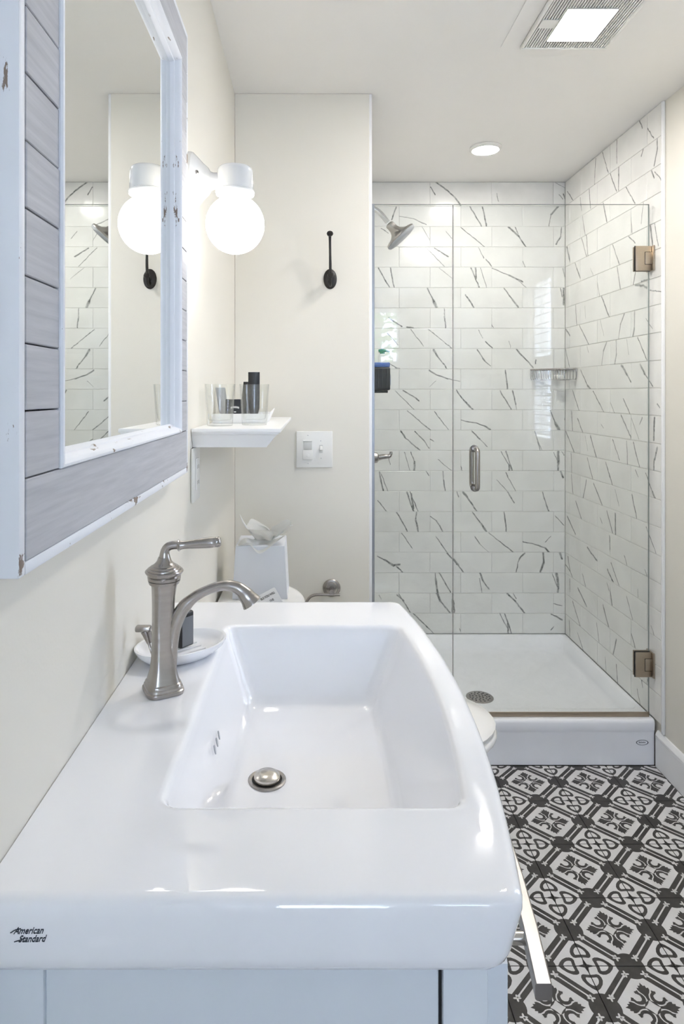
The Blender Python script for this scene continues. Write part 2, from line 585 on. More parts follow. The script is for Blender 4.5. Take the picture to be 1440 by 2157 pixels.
# baseboards
def board(name, pts, vec, label):
    b = B().prism(pts, vec)
    return obj(name, b, 'trim_paint', smooth=20, label=label, cat='baseboard', kind='structure')
bz = [(0, 0), (-0.012, 0), (-0.012, 0.100), (-0.0105, 0.1015), (-0.0125, 0.103), (-0.0125, 0.110), (-0.009, 0.118), (-0.004, 0.125), (0, 0.126)]
board('baseboard_right', [(XR + x, YR + 0.002, z) for x, z in bz], (0, 2.268 - YR, 0), 'white moulded baseboard along the right wall')
board('baseboard_partition', [(XL + 0.014, D1 + x, z) for x, z in bz], (XP - TT - XL - 0.016, 0, 0), 'white moulded baseboard below the partition hook')
board('baseboard_left', [(XL - x, 1.26, z) for x, z in bz], (0, D1 - 1.26 - 0.014, 0), 'white moulded baseboard along the left wall behind the toilet')

# tile edge trim on the right wall
b = B().box(XT - 0.001, XR, YT - 0.010, YT, 0.13, ZC - 0.001, 0.003, 3)
obj('trim_1', b, 'trim_paint', label='slim white vertical edge strip ending the shower tile', cat='trim', kind='structure')
obj('trim_2', B().box(XP - TT - 0.001, XP + 0.0005, D1 + 0.001, D1 + 0.012, 0.165, ZC - 0.001, 0.002, 2), 'trim_paint',
    label='slim white corner strip at the partition wall end', cat='trim', kind='structure')

# ---------------------------------------------------------------- window_1 (right wall, shutters)
w1 = thing('window_1', (XR, (WY0 + WY1) / 2, WZ0), 'narrow shuttered window in the right wall', 'window')
w1['kind'] = 'structure'
b = B()
cw = 0.05
for (y0, y1, z0, z1) in ((WY0 - cw, WY0 + 0.004, WZ0 - cw, WZ1 + cw), (WY1 - 0.004, WY1 + cw, WZ0 - cw, WZ1 + cw),
                         (WY0 + 0.004, WY1 - 0.004, WZ1 - 0.004, WZ1 + cw), (WY0 + 0.004, WY1 - 0.004, WZ0 - cw, WZ0 + 0.004)):
    b.box(XR - 0.014, XR - 0.0005, y0, y1, z0, z1, 0.003, 2)
obj('window_casing', b, 'trim_paint', w1)
for tier, (z0, z1) in enumerate(((WZ0, 1.45), (1.45, WZ1))):
    b = B()
    for (y0, y1, a0, a1) in ((WY0 + 0.005, WY0 + 0.035, z0, z1), (WY1 - 0.035, WY1 - 0.005, z0, z1), (WY0 + 0.035, WY1 - 0.035, z0 + 0.001, z0 + 0.04), (WY0 + 0.035, WY1 - 0.035, z1 - 0.04, z1 - 0.001)):
        b.box(XR + 0.012, XR + 0.034, y0, y1, a0, a1, 0.002, 1)
    sf = obj('shutter_frame', b, 'trim_paint', w1)
    n = int((z1 - z0 - 0.08) / 0.046)
    for k in range(n):
        zc = z0 + 0.04 + (k + 0.5) * (z1 - z0 - 0.08) / n
        bb = B().box(XR + 0.000, XR + 0.046, WY0 + 0.036, WY1 - 0.036, zc - 0.003, zc + 0.003, 0.002, 1, rot=Matrix.Rotation(R(-14), 3, 'Y'))
        obj('louver', bb, 'trim_paint', w1)
    obj('tilt_rod', B().box(XR - 0.010, XR - 0.004, 1.185, 1.194, z0 + 0.06, z1 - 0.06, 0.001, 1), 'trim_paint', w1)
obj('pane', B().box(XR + 0.075, XR + 0.079, WY0, WY1, WZ0, WZ1), 'window_glass', w1, smooth=0)
# ---------------------------------------------------------------- window_2 (behind the viewer)
w2 = thing('window_2', ((VX0 + VX1) / 2, YR, VZ0), 'small window in the wall behind the viewer', 'window')
w2['kind'] = 'structure'
b = B()
cw = 0.06
for (x0, x1, z0, z1) in ((VX0 - cw, VX0 + 0.004, VZ0 - cw, VZ1 + cw), (VX1 - 0.004, VX1 + cw, VZ0 - cw, VZ1 + cw),
                         (VX0 + 0.004, VX1 - 0.004, VZ1 - 0.004, VZ1 + cw), (VX0 + 0.004, VX1 - 0.004, VZ0 - cw, VZ0 + 0.004)):
    b.box(x0, x1, YR + 0.0005, YR + 0.018, z0, z1, 0.003, 2)
obj('window_casing', b, 'trim_paint', w2)
b = B()
for (x0, x1, z0, z1) in ((VX0, VX0 + 0.025, VZ0, VZ1), (VX1 - 0.025, VX1, VZ0, VZ1), (VX0 + 0.025, VX1 - 0.025, VZ1 - 0.025, VZ1), (VX0 + 0.025, VX1 - 0.025, VZ0, VZ0 + 0.025)):
    b.box(x0, x1, YR - 0.06, YR - 0.03, z0, z1, 0.003, 2)
obj('sash', b, 'trim_paint', w2)
obj('pane', B().box(VX0 + 0.02, VX1 - 0.02, YR - 0.047, YR - 0.043, VZ0 + 0.02, VZ1 - 0.02), 'window_glass', w2, smooth=0)
# added glazed door behind the viewer, put in as a daylight source
d1 = thing('added_door_1', ((GX0 + GX1) / 2, YR, 0), 'added white glazed door behind the viewer as a daylight source', 'door')
d1['kind'] = 'structure'
b = B()
for (x0, x1, z0, z1) in ((GX0 - 0.04, GX0 + 0.004, 0.001, GZ1 + 0.06), (GX1 - 0.004, GX1 + 0.05, 0.001, GZ1 + 0.06), (GX0 + 0.004, GX1 - 0.004, GZ1 - 0.004, GZ1 + 0.06)):
    b.box(x0, x1, YR + 0.0005, YR + 0.018, z0, z1, 0.003, 2)
obj('added_door_casing', b, 'trim_paint', d1)
b = B()
for (x0, x1, z0, z1) in ((GX0 + 0.005, GX0 + 0.075, 0.004, GZ1 - 0.006), (GX1 - 0.075, GX1 - 0.005, 0.004, GZ1 - 0.006), (GX0 + 0.075, GX1 - 0.075, GZ1 - 0.08, GZ1 - 0.006), (GX0 + 0.075, GX1 - 0.075, 0.004, 0.86)):
    b.box(x0, x1, YR - 0.06, YR - 0.02, z0, z1, 0.003, 2)
obj('added_door_leaf', b, 'trim_paint', d1)
obj('pane', B().box(GX0 + 0.072, GX1 - 0.072, YR - 0.043, YR - 0.039, 0.857, GZ1 - 0.077), 'window_glass', d1, smooth=0)
obj('added_door_handle', B().tube([(GX1 - 0.04, YR - 0.021, 1.0), (GX1 - 0.04, YR + 0.03, 1.0), (GX1 - 0.06, YR + 0.035, 1.0), (GX1 - 0.14, YR + 0.035, 1.0)], 0.009, 12), 'nickel', d1)
# daylight portals
def portal(name, loc, rot, sx, sy):
    l = bpy.data.lights.new(name, 'AREA')
    l.shape = 'RECTANGLE'; l.size = sx; l.size_y = sy
    l.cycles.is_portal = True
    o = bpy.data.objects.new(name, l)
    o.location = loc; o.rotation_euler = rot
    COL.objects.link(o)
portal('window_portal', ((VX0 + VX1) / 2, YR - 0.11, (VZ0 + VZ1) / 2), (R(90), 0, 0), VX1 - VX0, VZ1 - VZ0)
portal('added_door_portal', ((GX0 + GX1) / 2, YR - 0.11, (0.86 + GZ1) / 2), (R(90), 0, 0), GX1 - GX0, GZ1 - 0.86)
portal('window_portal', (XR + 0.11, (WY0 + WY1) / 2, (WZ0 + WZ1) / 2), (R(90), 0, R(90)), WY1 - WY0, WZ1 - WZ0)

# ================================================================= FLOOR TILES
GX, GY, GS = 0.617, 1.479, 0.2
FX0, FX1, FY0, FY1 = XL + 0.001, XR - 0.0135, YR + 0.001, 2.2725


def floor_tile_bm():
    """one printed cement tile: dark glaze body, light fields inlaid, dark motifs (tile half = 1)"""
    h = GS / 2
    b = B()
    g = 0.0008
    s = h - g
    b.box(-s, s, -s, s, -0.0085, 0.0, 0.0006, 1, mi=0)

    def lay(pts, lvl, mi):
        b.poly([Vector((u * s, v * s, 0.00012 * lvl)) for u, v in pts], mi)

    def rot(pts, k):
        c, sn = round(math.cos(k * math.pi / 2)), round(math.sin(k * math.pi / 2))
        return [(u * c - v * sn, u * sn + v * c) for u, v in pts]
    # centre field
    octo = []
    for k in range(4):
        octo += rot([(0.698, -0.132), (0.676, -0.066), (0.67, 0.0), (0.676, 0.066), (0.698, 0.132)], k)
    lay(octo, 1, 1)
    for k in range(4):
        # corner field
        arc = [(0.997, 0.33), (0.94, 0.325), (0.889, 0.311), (0.311, 0.889), (0.325, 0.94), (0.33, 0.997), (0.997, 0.997)]
        lay(rot(arc, k), 1, 1)
        # thin light line in the diagonal band with little blossoms
        w = 0.0125
        a, e = (0.27, 0.755), (0.755, 0.27)
        lay(rot([(a[0] - w, a[1] - w), (e[0] - w, e[1] - w), (e[0] + w, e[1] + w), (a[0] + w, a[1] + w)], k), 1, 1)
        for (cx, cy, ax, ay) in ((0.215, 0.80, 0.707, -0.707), (0.80, 0.215, -0.707, 0.707)):
            fl_ = []
            for q in range(24):
                t = 2 * math.pi * q / 24
                rr = 0.060 + 0.032 * math.cos(4 * t)
                fl_.append((cx + rr * math.cos(t), cy + rr * math.sin(t)))
            lay(rot(fl_, k), 2, 1)
            cx2, cy2 = cx + ax * 0.085, cy + ay * 0.085
            nx, ny = -ay, ax
            lay(rot([(cx + nx * 0.012, cy + ny * 0.012), (cx2 + nx * 0.030, cy2 + ny * 0.030), (cx2 + ax * 0.03, cy2 + ay * 0.03), (cx2 - nx * 0.030, cy2 - ny * 0.030), (cx - nx * 0.012, cy - ny * 0.012)], k), 2, 1)
        # big leaf of the rosette (pointing +v)
        half = [(0.028, 0.16), (0.034, 0.24), (0.056, 0.30), (0.098, 0.35), (0.130, 0.41), (0.128, 0.465), (0.085, 0.455), (0.078, 0.520), (0.038, 0.505)]
        leaf = half + [(0.0, 0.59)] + [(-u, v) for u, v in half[::-1]]
        lay(rot(leaf, k), 2, 0)
        # curl between the leaves
        cx, cy, ro, ri = 0.210, 0.210, 0.150, 0.080
        out, inn = [], []
        for q in range(17):
            t = R(45 + 62 + (360 - 124) * q / 16)
            out.append((cx + ro * math.cos(t), cy + ro * math.sin(t)))
            th = ri + (0.0 if 3 < q < 13 else 0.01)
            inn.append((cx + 0.008 + th * math.cos(t), cy + 0.008 + th * math.sin(t)))
        lay(rot(out + inn[::-1], k), 3, 0)
        for (p0, p1, p2, p3) in (((0.135, 0.335), (0.155, 0.405), (0.235, 0.365), (0.215, 0.310)), ((0.335, 0.135), (0.405, 0.155), (0.365, 0.235), (0.310, 0.215))):
            lay(rot([p0, p1, (0.5 * (p1[0] + p2[0]) - 0.02 * (p1[1] > p1[0]), 0.5 * (p1[1] + p2[1]) - 0.02 * (p1[0] > p1[1])), p2, p3], k), 4, 0)
        lay(rot([(0.0, 0.17), (0.05, 0.10), (0.10, 0.05), (0.17, 0.0), (0.11, 0.11)], k), 3, 0)
        # clover petal halves along both tile edges, in the corner (1,1)
        for sw in (0, 1):
            o1 = [(0.215, 0), (0.210, 0.08), (0.200, 0.140), (0.222, 0.190), (0.28, 0.215), (0.36, 0.212), (0.46, 0.165), (0.55, 0.085), (0.61, 0.0)]
            i1 = [(0.290, 0), (0.286, 0.06), (0.280, 0.108), (0.31, 0.124), (0.37, 0.120), (0.43, 0.090), (0.475, 0.045), (0.495, 0.0)]
            f = (lambda p: (0.997 - p[0], 0.997 - p[1])) if sw == 0 else (lambda p: (0.997 - p[1], 0.997 - p[0]))
            lay(rot([f(p) for p in o1], k), 2, 0)
            lay(rot([f(p) for p in i1], k), 3, 1)
        lay(rot([(0.997, 0.997), (0.997, 0.84), (0.965, 0.965), (0.84, 0.997)], k), 2, 0)
    me = bpy.data.meshes.new('tile')
    bm = b.bm
    bmesh.ops.recalc_face_normals(bm, faces=[f for f in bm.faces if f.calc_center_median().z < 0.00005])
    for f in bm.faces:
        if f.calc_center_median().z > 0.00005 and f.normal.z < 0:
            f.normal_flip()
    bm.to_mesh(me)
    bm.free()
    return me


tile_src = floor_tile_bm()
tile_src.materials.append(M['tile_dark']); tile_src.materials.append(M['tile_light'])
cut_cache = {}


def cut_tile(x0, x1, y0, y1):
    key = tuple(round(v, 4) for v in (x0, x1, y0, y1))
    if key == (-0.1, 0.1, -0.1, 0.1):
        return tile_src
    if key not in cut_cache:
        bm = bmesh.new(); bm.from_mesh(tile_src)
        for co, no in (((x0, 0, 0), (-1, 0, 0)), ((x1, 0, 0), (1, 0, 0)), ((0, y0, 0), (0, -1, 0)), ((0, y1, 0), (0, 1, 0))):
            if max(abs(co[0]), abs(co[1])) < 0.0999:
                bmesh.ops.bisect_plane(bm, geom=bm.verts[:] + bm.edges[:] + bm.faces[:], plane_co=co, plane_no=no, clear_outer=True)
        me = bpy.data.meshes.new('tile'); bm.to_mesh(me); bm.free()
        me.materials.append(M['tile_dark']); me.materials.append(M['tile_light'])
        cut_cache[key] = me
    return cut_cache[key]


for i in range(-6, 5):
    for j in range(-20, 6):
        cx, cy = GX + GS * (i + 0.5), GY + GS * (j + 0.5)
        x0, x1 = max(cx - 0.1, FX0), min(cx + 0.1, FX1)
        y0, y1 = max(cy - 0.1, FY0), min(cy + 0.1, FY1)
        if x1 - x0 < 0.01 or y1 - y0 < 0.01:
            continue
        place(bpy.data.objects.new('tile', cut_tile(x0 - cx, x1 - cx, y0 - cy, y1 - cy)), fl, (cx, cy, -0.0005))

# ================================================================= SHOWER WALL TILES
PITCH = 42.885 * D2 / F
ZB = H - (1335 - VY) * D2 / F            # bottom of the tile, top of the pan rim
TL = 130.0 * D2 / F
JG = 0.0009
wall_tile_cache = {}


def wall_tile(w, h):
    key = (round(w, 4), round(h, 4))
    if key not in wall_tile_cache:
        b = B()
        a, c, e = w / 2 - JG, h / 2 - JG, 0.0014
        def ring(ins, y):
            return [Vector((-a + ins, y, -c + ins)), Vector((a - ins, y, -c + ins)), Vector((a - ins, y, c - ins)), Vector((-a + ins, y, c - ins))]
        b.loft([ring(0, 0.0), ring(0, -TT + 0.0012), ring(0.0006, -TT + 0.0004), ring(e, -TT)], cap0=False)
        me = b.mesh('tile', Vector((0, 0, 0)), [M['marble_tile']], 12)
        wall_tile_cache[key] = me
    return wall_tile_cache[key]


ROWS = []
for k in range(22):
    z0 = ZB + PITCH * k
    z1 = ZB + PITCH * (k + 1) if k < 21 else ZC - 0.001
    ROWS.append((z0, z1))

obj('grout_bed', B().box(XP, XT, D2 + 0.0024, D2 + TT - 0.0012, ZB, ZC - 0.0005), 'grout', wb, smooth=0)
obj('grout_bed', B().box(XT + 0.0024, XR - 0.0004, YT, D2, ZB, ZC - 0.0005), 'grout', wr, smooth=0)
obj('grout_bed', B().box(XP - TT + 0.0004, XP - 0.0024, D1 + 0.012, D2, ZB, ZC - 0.0005), 'grout', wp, smooth=0)
# vein strokes read off the photograph, per view crop: x0, y0, x1, y1, width
S1, S2 = 6.545, 5.333
BACK = {
 (780, 380): [(900,30,1010,100,15),(1010,100,1160,230,15),(1160,230,1240,350,16),(830,90,890,200,11),(890,200,1030,330,6),(355,370,290,540,14),(400,495,600,530,8),(600,530,770,610,10),(150,660,245,730,10),(710,640,820,830,6),(1040,700,1120,800,7),(765,930,1020,1185,8),(880,935,1070,1050,13),(105,1205,260,1474,12),(275,1205,322,1474,12),(945,1205,1130,1360,6)],
 (980, 380): [(430,180,450,290,7),(1240,30,1380,110,6),(1290,200,1340,260,8),(1350,190,1375,250,12),(60,355,220,630,12),(235,355,290,630,14),(1280,355,1180,470,18),(1180,470,1150,630,8),(-69,650,260,910,9),(590,640,730,770,17),(730,770,830,910,13),(685,650,725,740,10),(1320,650,1310,780,9),(1310,780,1250,880,16),(180,930,250,1070,8),(280,1090,360,1180,12),(360,1210,600,1310,9),(600,1310,790,1400,17),(790,1115,820,1190,9),(80,1205,190,1474,13),(140,1205,150,1350,16),(205,1205,290,1474,7),(730,1385,840,1474,8),(1340,1205,1370,1330,7)],
 (780, 590): [(785,115,870,290,12),(870,290,910,380,28),(1250,170,1330,230,8),(1330,230,1425,380,12),(1015,390,1025,500,8),(1020,500,1040,660,12),(250,520,430,640,13),(500,650,590,655,14),(555,680,730,910,8),(800,680,1120,940,9),(235,735,380,890,8),(870,960,920,1040,22),(920,1040,1055,1225,12),(340,1215,400,1220,10),(260,1150,360,1215,10),(810,1245,900,1300,16),(900,1300,1060,1360,12),(1060,1360,1230,1395,8)],
 (980, 590): [(0,205,115,380,12),(530,110,640,260,12),(640,260,725,375,18),(1310,110,1330,230,9),(1350,110,1355,330,20),(355,600,385,660,9),(180,690,240,800,8),(280,850,370,935,12),(600,840,620,930,6),(165,960,270,1120,12),(270,1120,345,1185,9),(700,955,930,1205,14),(970,1100,960,1150,12),(1375,690,1430,760,10),(550,1245,570,1390,12),(570,1390,575,1504,16),(1270,1240,1310,1370,18)],
 (780, 800): [(815,90,900,15,5),(340,150,600,410,8),(450,150,620,250,13),(620,250,670,290,14),(1180,145,1290,290,12),(1290,290,1410,410,16),(510,430,700,590,9),(700,590,825,690,12),(880,440,980,570,10),(980,570,1080,690,8),(1235,555,1440,595,9),(415,705,480,800,16),(480,800,680,970,11),(610,710,740,840,10),(740,840,805,940,10),(820,815,870,850,9),(250,1060,265,1170,7),(470,1000,540,1250,8),(555,990,610,1130,9),(610,1130,600,1250,20),(620,1180,670,1250,10),(930,1100,1110,1250,7),(1235,1180,1265,1250,9),(120,1270,175,1534,14),(150,1300,235,1534,9),(770,1265,800,1320,9),(1000,1265,1010,1390,11),(1010,1390,1028,1534,12)],
 (980, 800): [(475,150,630,410,11),(650,150,690,340,14),(690,340,705,410,6),(0,575,130,590,9),(130,590,260,635,11),(260,635,340,690,16),(1170,430,1240,600,12),(1240,600,1290,690,28),(1375,430,1370,560,6),(90,710,200,820,14),(200,820,300,920,8),(955,710,1030,970,10),(1000,850,1055,970,6),(490,990,600,1180,9),(560,990,640,1250,12),(600,1180,605,1250,18),(1275,990,1280,1150,26),(1215,1000,1280,1150,8),(1280,1150,1275,1255,18),(1330,990,1355,1040,9),(1310,1270,1345,1350,18),(555,1275,590,1350,10),(430,1380,575,1534,8),(590,1350,690,1534,9)],
 (780, 1010): [(100,290,220,435,9),(500,170,590,435,14),(545,170,650,435,10),(560,200,590,400,18),(1190,170,1215,240,10),(1280,175,1330,240,22),(1330,240,1440,400,12),(365,455,505,710,12),(630,455,625,560,14),(625,560,655,715,16),(815,500,910,570,9),(910,570,995,715,13),(430,740,580,950,9),(905,790,1050,1000,10),(1050,1015,1140,1100,14),(1140,1100,1200,1170,22),(1200,1170,1280,1275,14),(100,1060,330,1180,13),(200,1110,320,1190,20),(330,1180,400,1170,20),(360,1200,440,1275,14)],
 (980, 1010): [(0,220,155,440,12),(580,175,670,320,12),(670,320,750,395,9),(1060,175,1110,340,10),(1110,340,1150,440,14),(100,455,220,620,13),(220,620,290,720,20),(535,455,550,580,12),(550,580,565,720,12),(1240,500,1350,630,9),(130,790,200,890,9),(200,890,320,1000,5),(320,735,500,880,9),(500,880,655,1000,11),(765,855,960,895,10),(960,895,1090,940,12),(1090,940,1150,1003,18),(1180,780,1100,860,7),(815,1015,740,1100,16),(740,1100,697,1280,10),(1070,1015,1078,1150,18),(1078,1150,1030,1280,20),(1300,1015,1330,1090,20)],
 (780, 1180): [(890,180,895,260,9),(895,260,925,445,20),(950,175,1105,445,12),(360,480,460,560,14),(390,470,550,715,11),(590,735,820,960,12),(820,960,870,1010,8),(920,455,960,560,24),(960,560,1095,725,14),(1130,455,1125,725,13),(1145,560,1155,725,15),(1145,560,1210,725,9),(1225,950,1255,1015,10),(120,480,150,540,6)],
 (980, 1180): [(200,180,240,280,18),(240,280,320,400,13),(195,250,225,440,8),(1255,185,1275,330,28),(1195,185,1270,380,9),(1275,330,1272,450,20),(575,460,690,570,16),(690,570,815,730,15),(660,465,700,530,9),(1180,590,1330,625,8),(475,740,590,960,10),(540,740,635,1010,12),(580,880,590,1000,16),(1180,745,1240,770,12),(1240,770,1330,820,16),(1220,915,1175,965,8)],
}
RIGHT = {
 (1170, 180): [(450,820,435,1110,7),(525,750,590,985,8),(685,610,685,880,8),(610,985,680,1190,10),(708,910,705,1175,13),(375,1165,390,1380,9),(785,1140,890,1320,9),(940,400,970,480,12),(980,410,1100,590,8),(1138,580,1140,720,12),(1140,720,1105,900,14),(990,690,962,795,10),(1070,940,1105,1040,13),(1110,970,1195,1070,7),(530,1315,575,1530,11),(840,1380,855,1650,9),(985,1300,960,1550,7),(275,1260,290,1400,7),(300,1465,330,1680,7),(345,1685,360,1920,9),(290,1710,345,1920,8),(1060,1560,1090,1813,16),(1110,1540,1150,1800,9),(815,1690,890,1770,8),(130,1190,195,1290,7)],
 (1170, 480): [(635,180,715,405,9),(690,435,725,685,11),(915,390,870,635,11),(215,395,285,590,11),(390,455,420,530,5),(455,535,490,765,7),(890,640,980,650,14),(980,650,1060,705,14),(1060,705,1185,715,8),(960,600,1055,570,8),(515,770,600,1000,12),(222,860,235,1090,8),(325,880,335,1020,5),(500,1040,540,1210,5),(770,965,725,1090,11),(725,1090,705,1245,8),(885,940,885,1120,9),(885,1120,865,1220,16),(1010,1020,1085,1130,7),(265,1095,370,1310,9),(115,1140,165,1220,12),(570,1285,535,1380,11),(535,1380,515,1550,7),(677,1265,680,1420,9),(680,1420,660,1535,14),(795,1250,820,1420,5),(920,1230,1030,1500,10),(110,1370,155,1560,8),(350,1330,370,1400,5),(740,1545,800,1650,18),(800,1650,880,1800,9),(950,1540,1000,1640,18),(1000,1640,1090,1780,9),(280,1600,355,1770,8),(355,1770,395,1813,14),(120,190,165,400,16)],
 (1170, 780): [(190,230,265,460,9),(420,235,545,480,8),(595,320,660,475,6),(760,320,840,500,9),(735,505,860,795,12),(840,510,930,770,6),(970,530,940,610,9),(1108,535,1100,780,18),(1140,380,1165,420,10),(178,460,190,690,10),(245,540,305,705,10),(510,610,535,650,6),(115,690,210,930,9),(390,740,460,995,12),(330,740,360,900,4),(640,780,715,1005,9),(795,800,808,1080,9),(870,810,945,1110,10),(1140,870,1110,1000,18),(1105,1000,1100,1150,12),(172,935,180,1160,8),(355,985,420,1240,9),(560,1035,645,1320,10),(895,1120,925,1195,7),(1010,1155,1085,1370,9),(1085,1370,1130,1475,16),(175,1170,195,1410,9),(345,1235,305,1450,11),(425,1270,535,1550,11),(665,1340,710,1520,6),(855,1400,910,1660,13),(225,1470,295,1695,10),(500,1660,520,1720,7),(575,1580,645,1860,10),(668,1615,672,1880,17),(1015,1765,1090,1960,9),(1090,1960,1145,2110,7),(130,1640,220,1840,10)],
 (1170, 1080): [(355,390,515,615,12),(605,260,612,530,8),(770,480,815,650,8),(1000,640,1045,780,8),(580,640,675,845,14),(620,560,735,890,9),(135,490,160,650,10),(160,650,200,760,6),(110,580,155,650,9),(155,740,160,975,6),(250,850,345,1050,13),(300,690,350,885,8),(600,800,640,1100,16),(575,790,600,880,7),(795,940,860,1200,8),(920,860,925,1010,6),(530,1040,610,1350,13),(190,1000,295,1340,10),(460,1240,495,1525,8),(815,1240,895,1530,10),(1070,1270,1130,1450,8),(150,1210,162,1450,9),(245,1350,330,1610,8),(680,1425,632,1650,14),(555,1620,565,1790,6)],
 (1170, 1340): [(680,320,700,600,10),(960,450,975,575,10),(1025,460,1045,560,7),(912,590,970,870,8),(1042,650,1042,900,8)],
}
veins = []                       # (wall, u0, z0, u1, z1, half width) in wall coordinates
for (ox, oy), lst in BACK.items():
    for (x0, y0, x1, y1, w) in lst:
        p, q = px(ox + x0 / S1, oy + y0 / S1, D2), px(ox + x1 / S1, oy + y1 / S1, D2)
        veins.append(('back', p.x, p.z, q.x, q.z, w / S1 * D2 / F / 2))
for (ox, oy), lst in RIGHT.items():
    for (x0, y0, x1, y1, w) in lst:
        e = []
        for (cx, cy) in ((x0, y0), (x1, y1)):
            X = ox + cx / S2
            d = XT * F / (X - VX)
            e.append((-d, H - (oy + cy / S2 - VY) * d / F))
        veins.append(('right', e[0][0], e[0][1], e[1][0], e[1][1], max(0.0009, w / S2 * (-e[0][0]) / F * 0.62)))


def clad(wall, parent, joints, u0, u1, to_world, rz):
    for k, (z0, z1) in enumerate(ROWS):
        off = joints[k % 2]
        n0 = math.floor((u0 - off) / TL)
        c = off + n0 * TL
        while c < u1:
            a, e = max(c, u0), min(c + TL, u1)
            c += TL
            if e - a < 0.006:
                continue
            cu, cz = (a + e) / 2, (z0 + z1) / 2
            o = bpy.data.objects.new('tile', wall_tile(e - a, z1 - z0))
            place(o, parent, to_world(cu, cz), rz)
            if wall == 'left':
                vs = []
                for q in range(random.choice((0, 1, 1, 2))):
                    t = random.uniform(-0.12, 0.1)
                    vs.append((t, 0.047, t + random.uniform(0.01, 0.06), -0.047, random.uniform(0.0008, 0.0025)))
            else:
                vs = []
                for (wl, p0, q0, p1, q1, hw) in veins:
                    mu, mz = (p0 + p1) / 2, (q0 + q1) / 2
                    if wl == wall and a <= mu < e and z0 <= mz < z1:
                        vs.append((p0 - cu, q0 - cz, p1 - cu, q1 - cz, hw))
                vs.sort(key=lambda v: -v[4] * math.hypot(v[2] - v[0], v[3] - v[1]))
            vs = (vs + [(0, 0, 0, 0, 0)] * 4)[:4]
            for s, v in zip('abcd', vs):
                o['v%s0' % s] = [v[0], v[1], v[4] * 1.7]
                o['v%s1' % s] = [v[2], v[3], min(1.0, 0.62 + v[4] * 190) if v[4] else 0.0]


jb = lambda x: (x - VX) / F * D2
clad('back', wb, (jb(840), jb(905)), XP, XT, lambda u, z: (u, D2 + TT, z), 0)
clad('right', wr, (-3.030, -2.621), -D2, -YT, lambda u, z: (XT + TT, -u, z), R(-90))
clad('left', wp, (D1 + 0.02, D1 + 0.164), D1 + 0.012, D2, lambda u, z: (XP - TT, u, z), R(90))

# ================================================================= VANITY SINK
SY0, SY1, SX0, SX1, SZ = 0.500, 1.223, XL + 0.001, 0.163, 0.906
sink = thing('vanity_sink', (0, 0.86, 0.848), 'white ceramic vanity sink top with a rectangular basin and bowed front', 'sink')
BW = 0.034
def sl(i, z, xi=0.0, r=0.012, bow=BW):
    return rrect(SX0, SX1 - i - xi, SY0 + i, SY1 - i, max(r, 0.003), z, n=6, m=16, bow=bow)
FLZ = 0.796
loops = [sl(0.030, 0.850, 0.016), sl(0.010, 0.848, 0.016), sl(0.004, 0.850, 0.014), sl(0.0012, 0.855, 0.012), sl(0.0, 0.862, 0.010),
         sl(0.0, 0.894, 0.001), sl(0.0008, 0.900), sl(0.003, 0.9040), sl(0.007, 0.9058), sl(0.011, SZ),
         sl(0.020, SZ)]
rim = [(-0.004, SZ, 0.020), (0.0, SZ - 0.0003, 0.018), (0.003, SZ - 0.0018, 0.017), (0.006, SZ - 0.006, 0.016), (0.0085, SZ - 0.014, 0.015)]
for ins, z, r in rim:
    loops.append(rrect(-0.146 + ins, 0.146 - ins, 0.612 + ins, 1.096 - ins, r, z, n=6, m=16, bow=0.018))
fr = dict(x0=-0.098, x1=0.093, y0=0.668, y1=1.034)
loops.append(rrect(fr['x0'] - 0.006, fr['x1'] + 0.008, fr['y0'] - 0.008, fr['y1'] + 0.010, 0.018, FLZ + 0.020, n=6, m=16, bow=0.006))
loops.append(rrect(fr['x0'] - 0.001, fr['x1'] + 0.002, fr['y0'] - 0.002, fr['y1'] + 0.003, 0.018, FLZ + 0.006, n=6, m=16, bow=0.006))
loops.append(rrect(fr['x0'] + 0.006, fr['x1'] - 0.006, fr['y0'] + 0.006, fr['y1'] - 0.006, 0.018, FLZ + 0.0012, n=6, m=16, bow=0.006))
DC = (-0.0587, 0.8437)
for s, dz in ((0.6, 0.0), (0.3, -0.001), (0.13, -0.0015)):
    base_l = rrect(fr['x0'], fr['x1'], fr['y0'], fr['y1'], 0.018, FLZ + dz, n=6, m=16, bow=0.006)
    loops.append([Vector((DC[0] + (p.x - DC[0]) * s, DC[1] + (p.y - DC[1]) * s, p.z)) for p in base_l])
obj('basin', B().loft(loops, cap0=False), 'porcelain', sink, smooth=50)
dr = obj('drain_flange', B().lathe([(0.0245, 0), (0.0245, 0.0022), (0.0225, 0.0034), (0.0195, 0.0026), (0.0185, 0.0010)], (DC[0], DC[1], FLZ - 0.0018), seg=40), 'nickel', sink)
obj('drain_gap', B().lathe([(0.0188, 0), (0.0188, 0.0006)], (DC[0], DC[1], FLZ - 0.0006), seg=32), 'gasket_black', dr)
obj('drain_stopper', B().lathe([(0.0165, 0), (0.0172, 0.0035), (0.0165, 0.0055), (0.013, 0.0078), (0.007, 0.0092), (0.0005, 0.0097)], (DC[0], DC[1], FLZ + 0.0004), seg=40), 'nickel_bright', sink)
for k in range(3):
    yy = 0.800 + k * 0.017
    obj('overflow_slot', B().lathe([(0.0036, 0), (0.0036, 0.0012)], (-0.1197, yy, 0.858), axis=(1, 0, 0.42), seg=16, ell=(1.5, 0.6)), 'sachet_silver', sink)
b = B()
m0 = basis((0, 0, 0), (1, 0, 0), (0, 0, 1))
p = px(57, 1964, SY0); text(b, 'American', 0.0072, basis((p.x + 0.001, SY0 - 0.0002, p.z - 0.0008), (1, 0, 0.02), (0, 0, 1)), shear=0.45, sx=0.80, bold=0.00008)
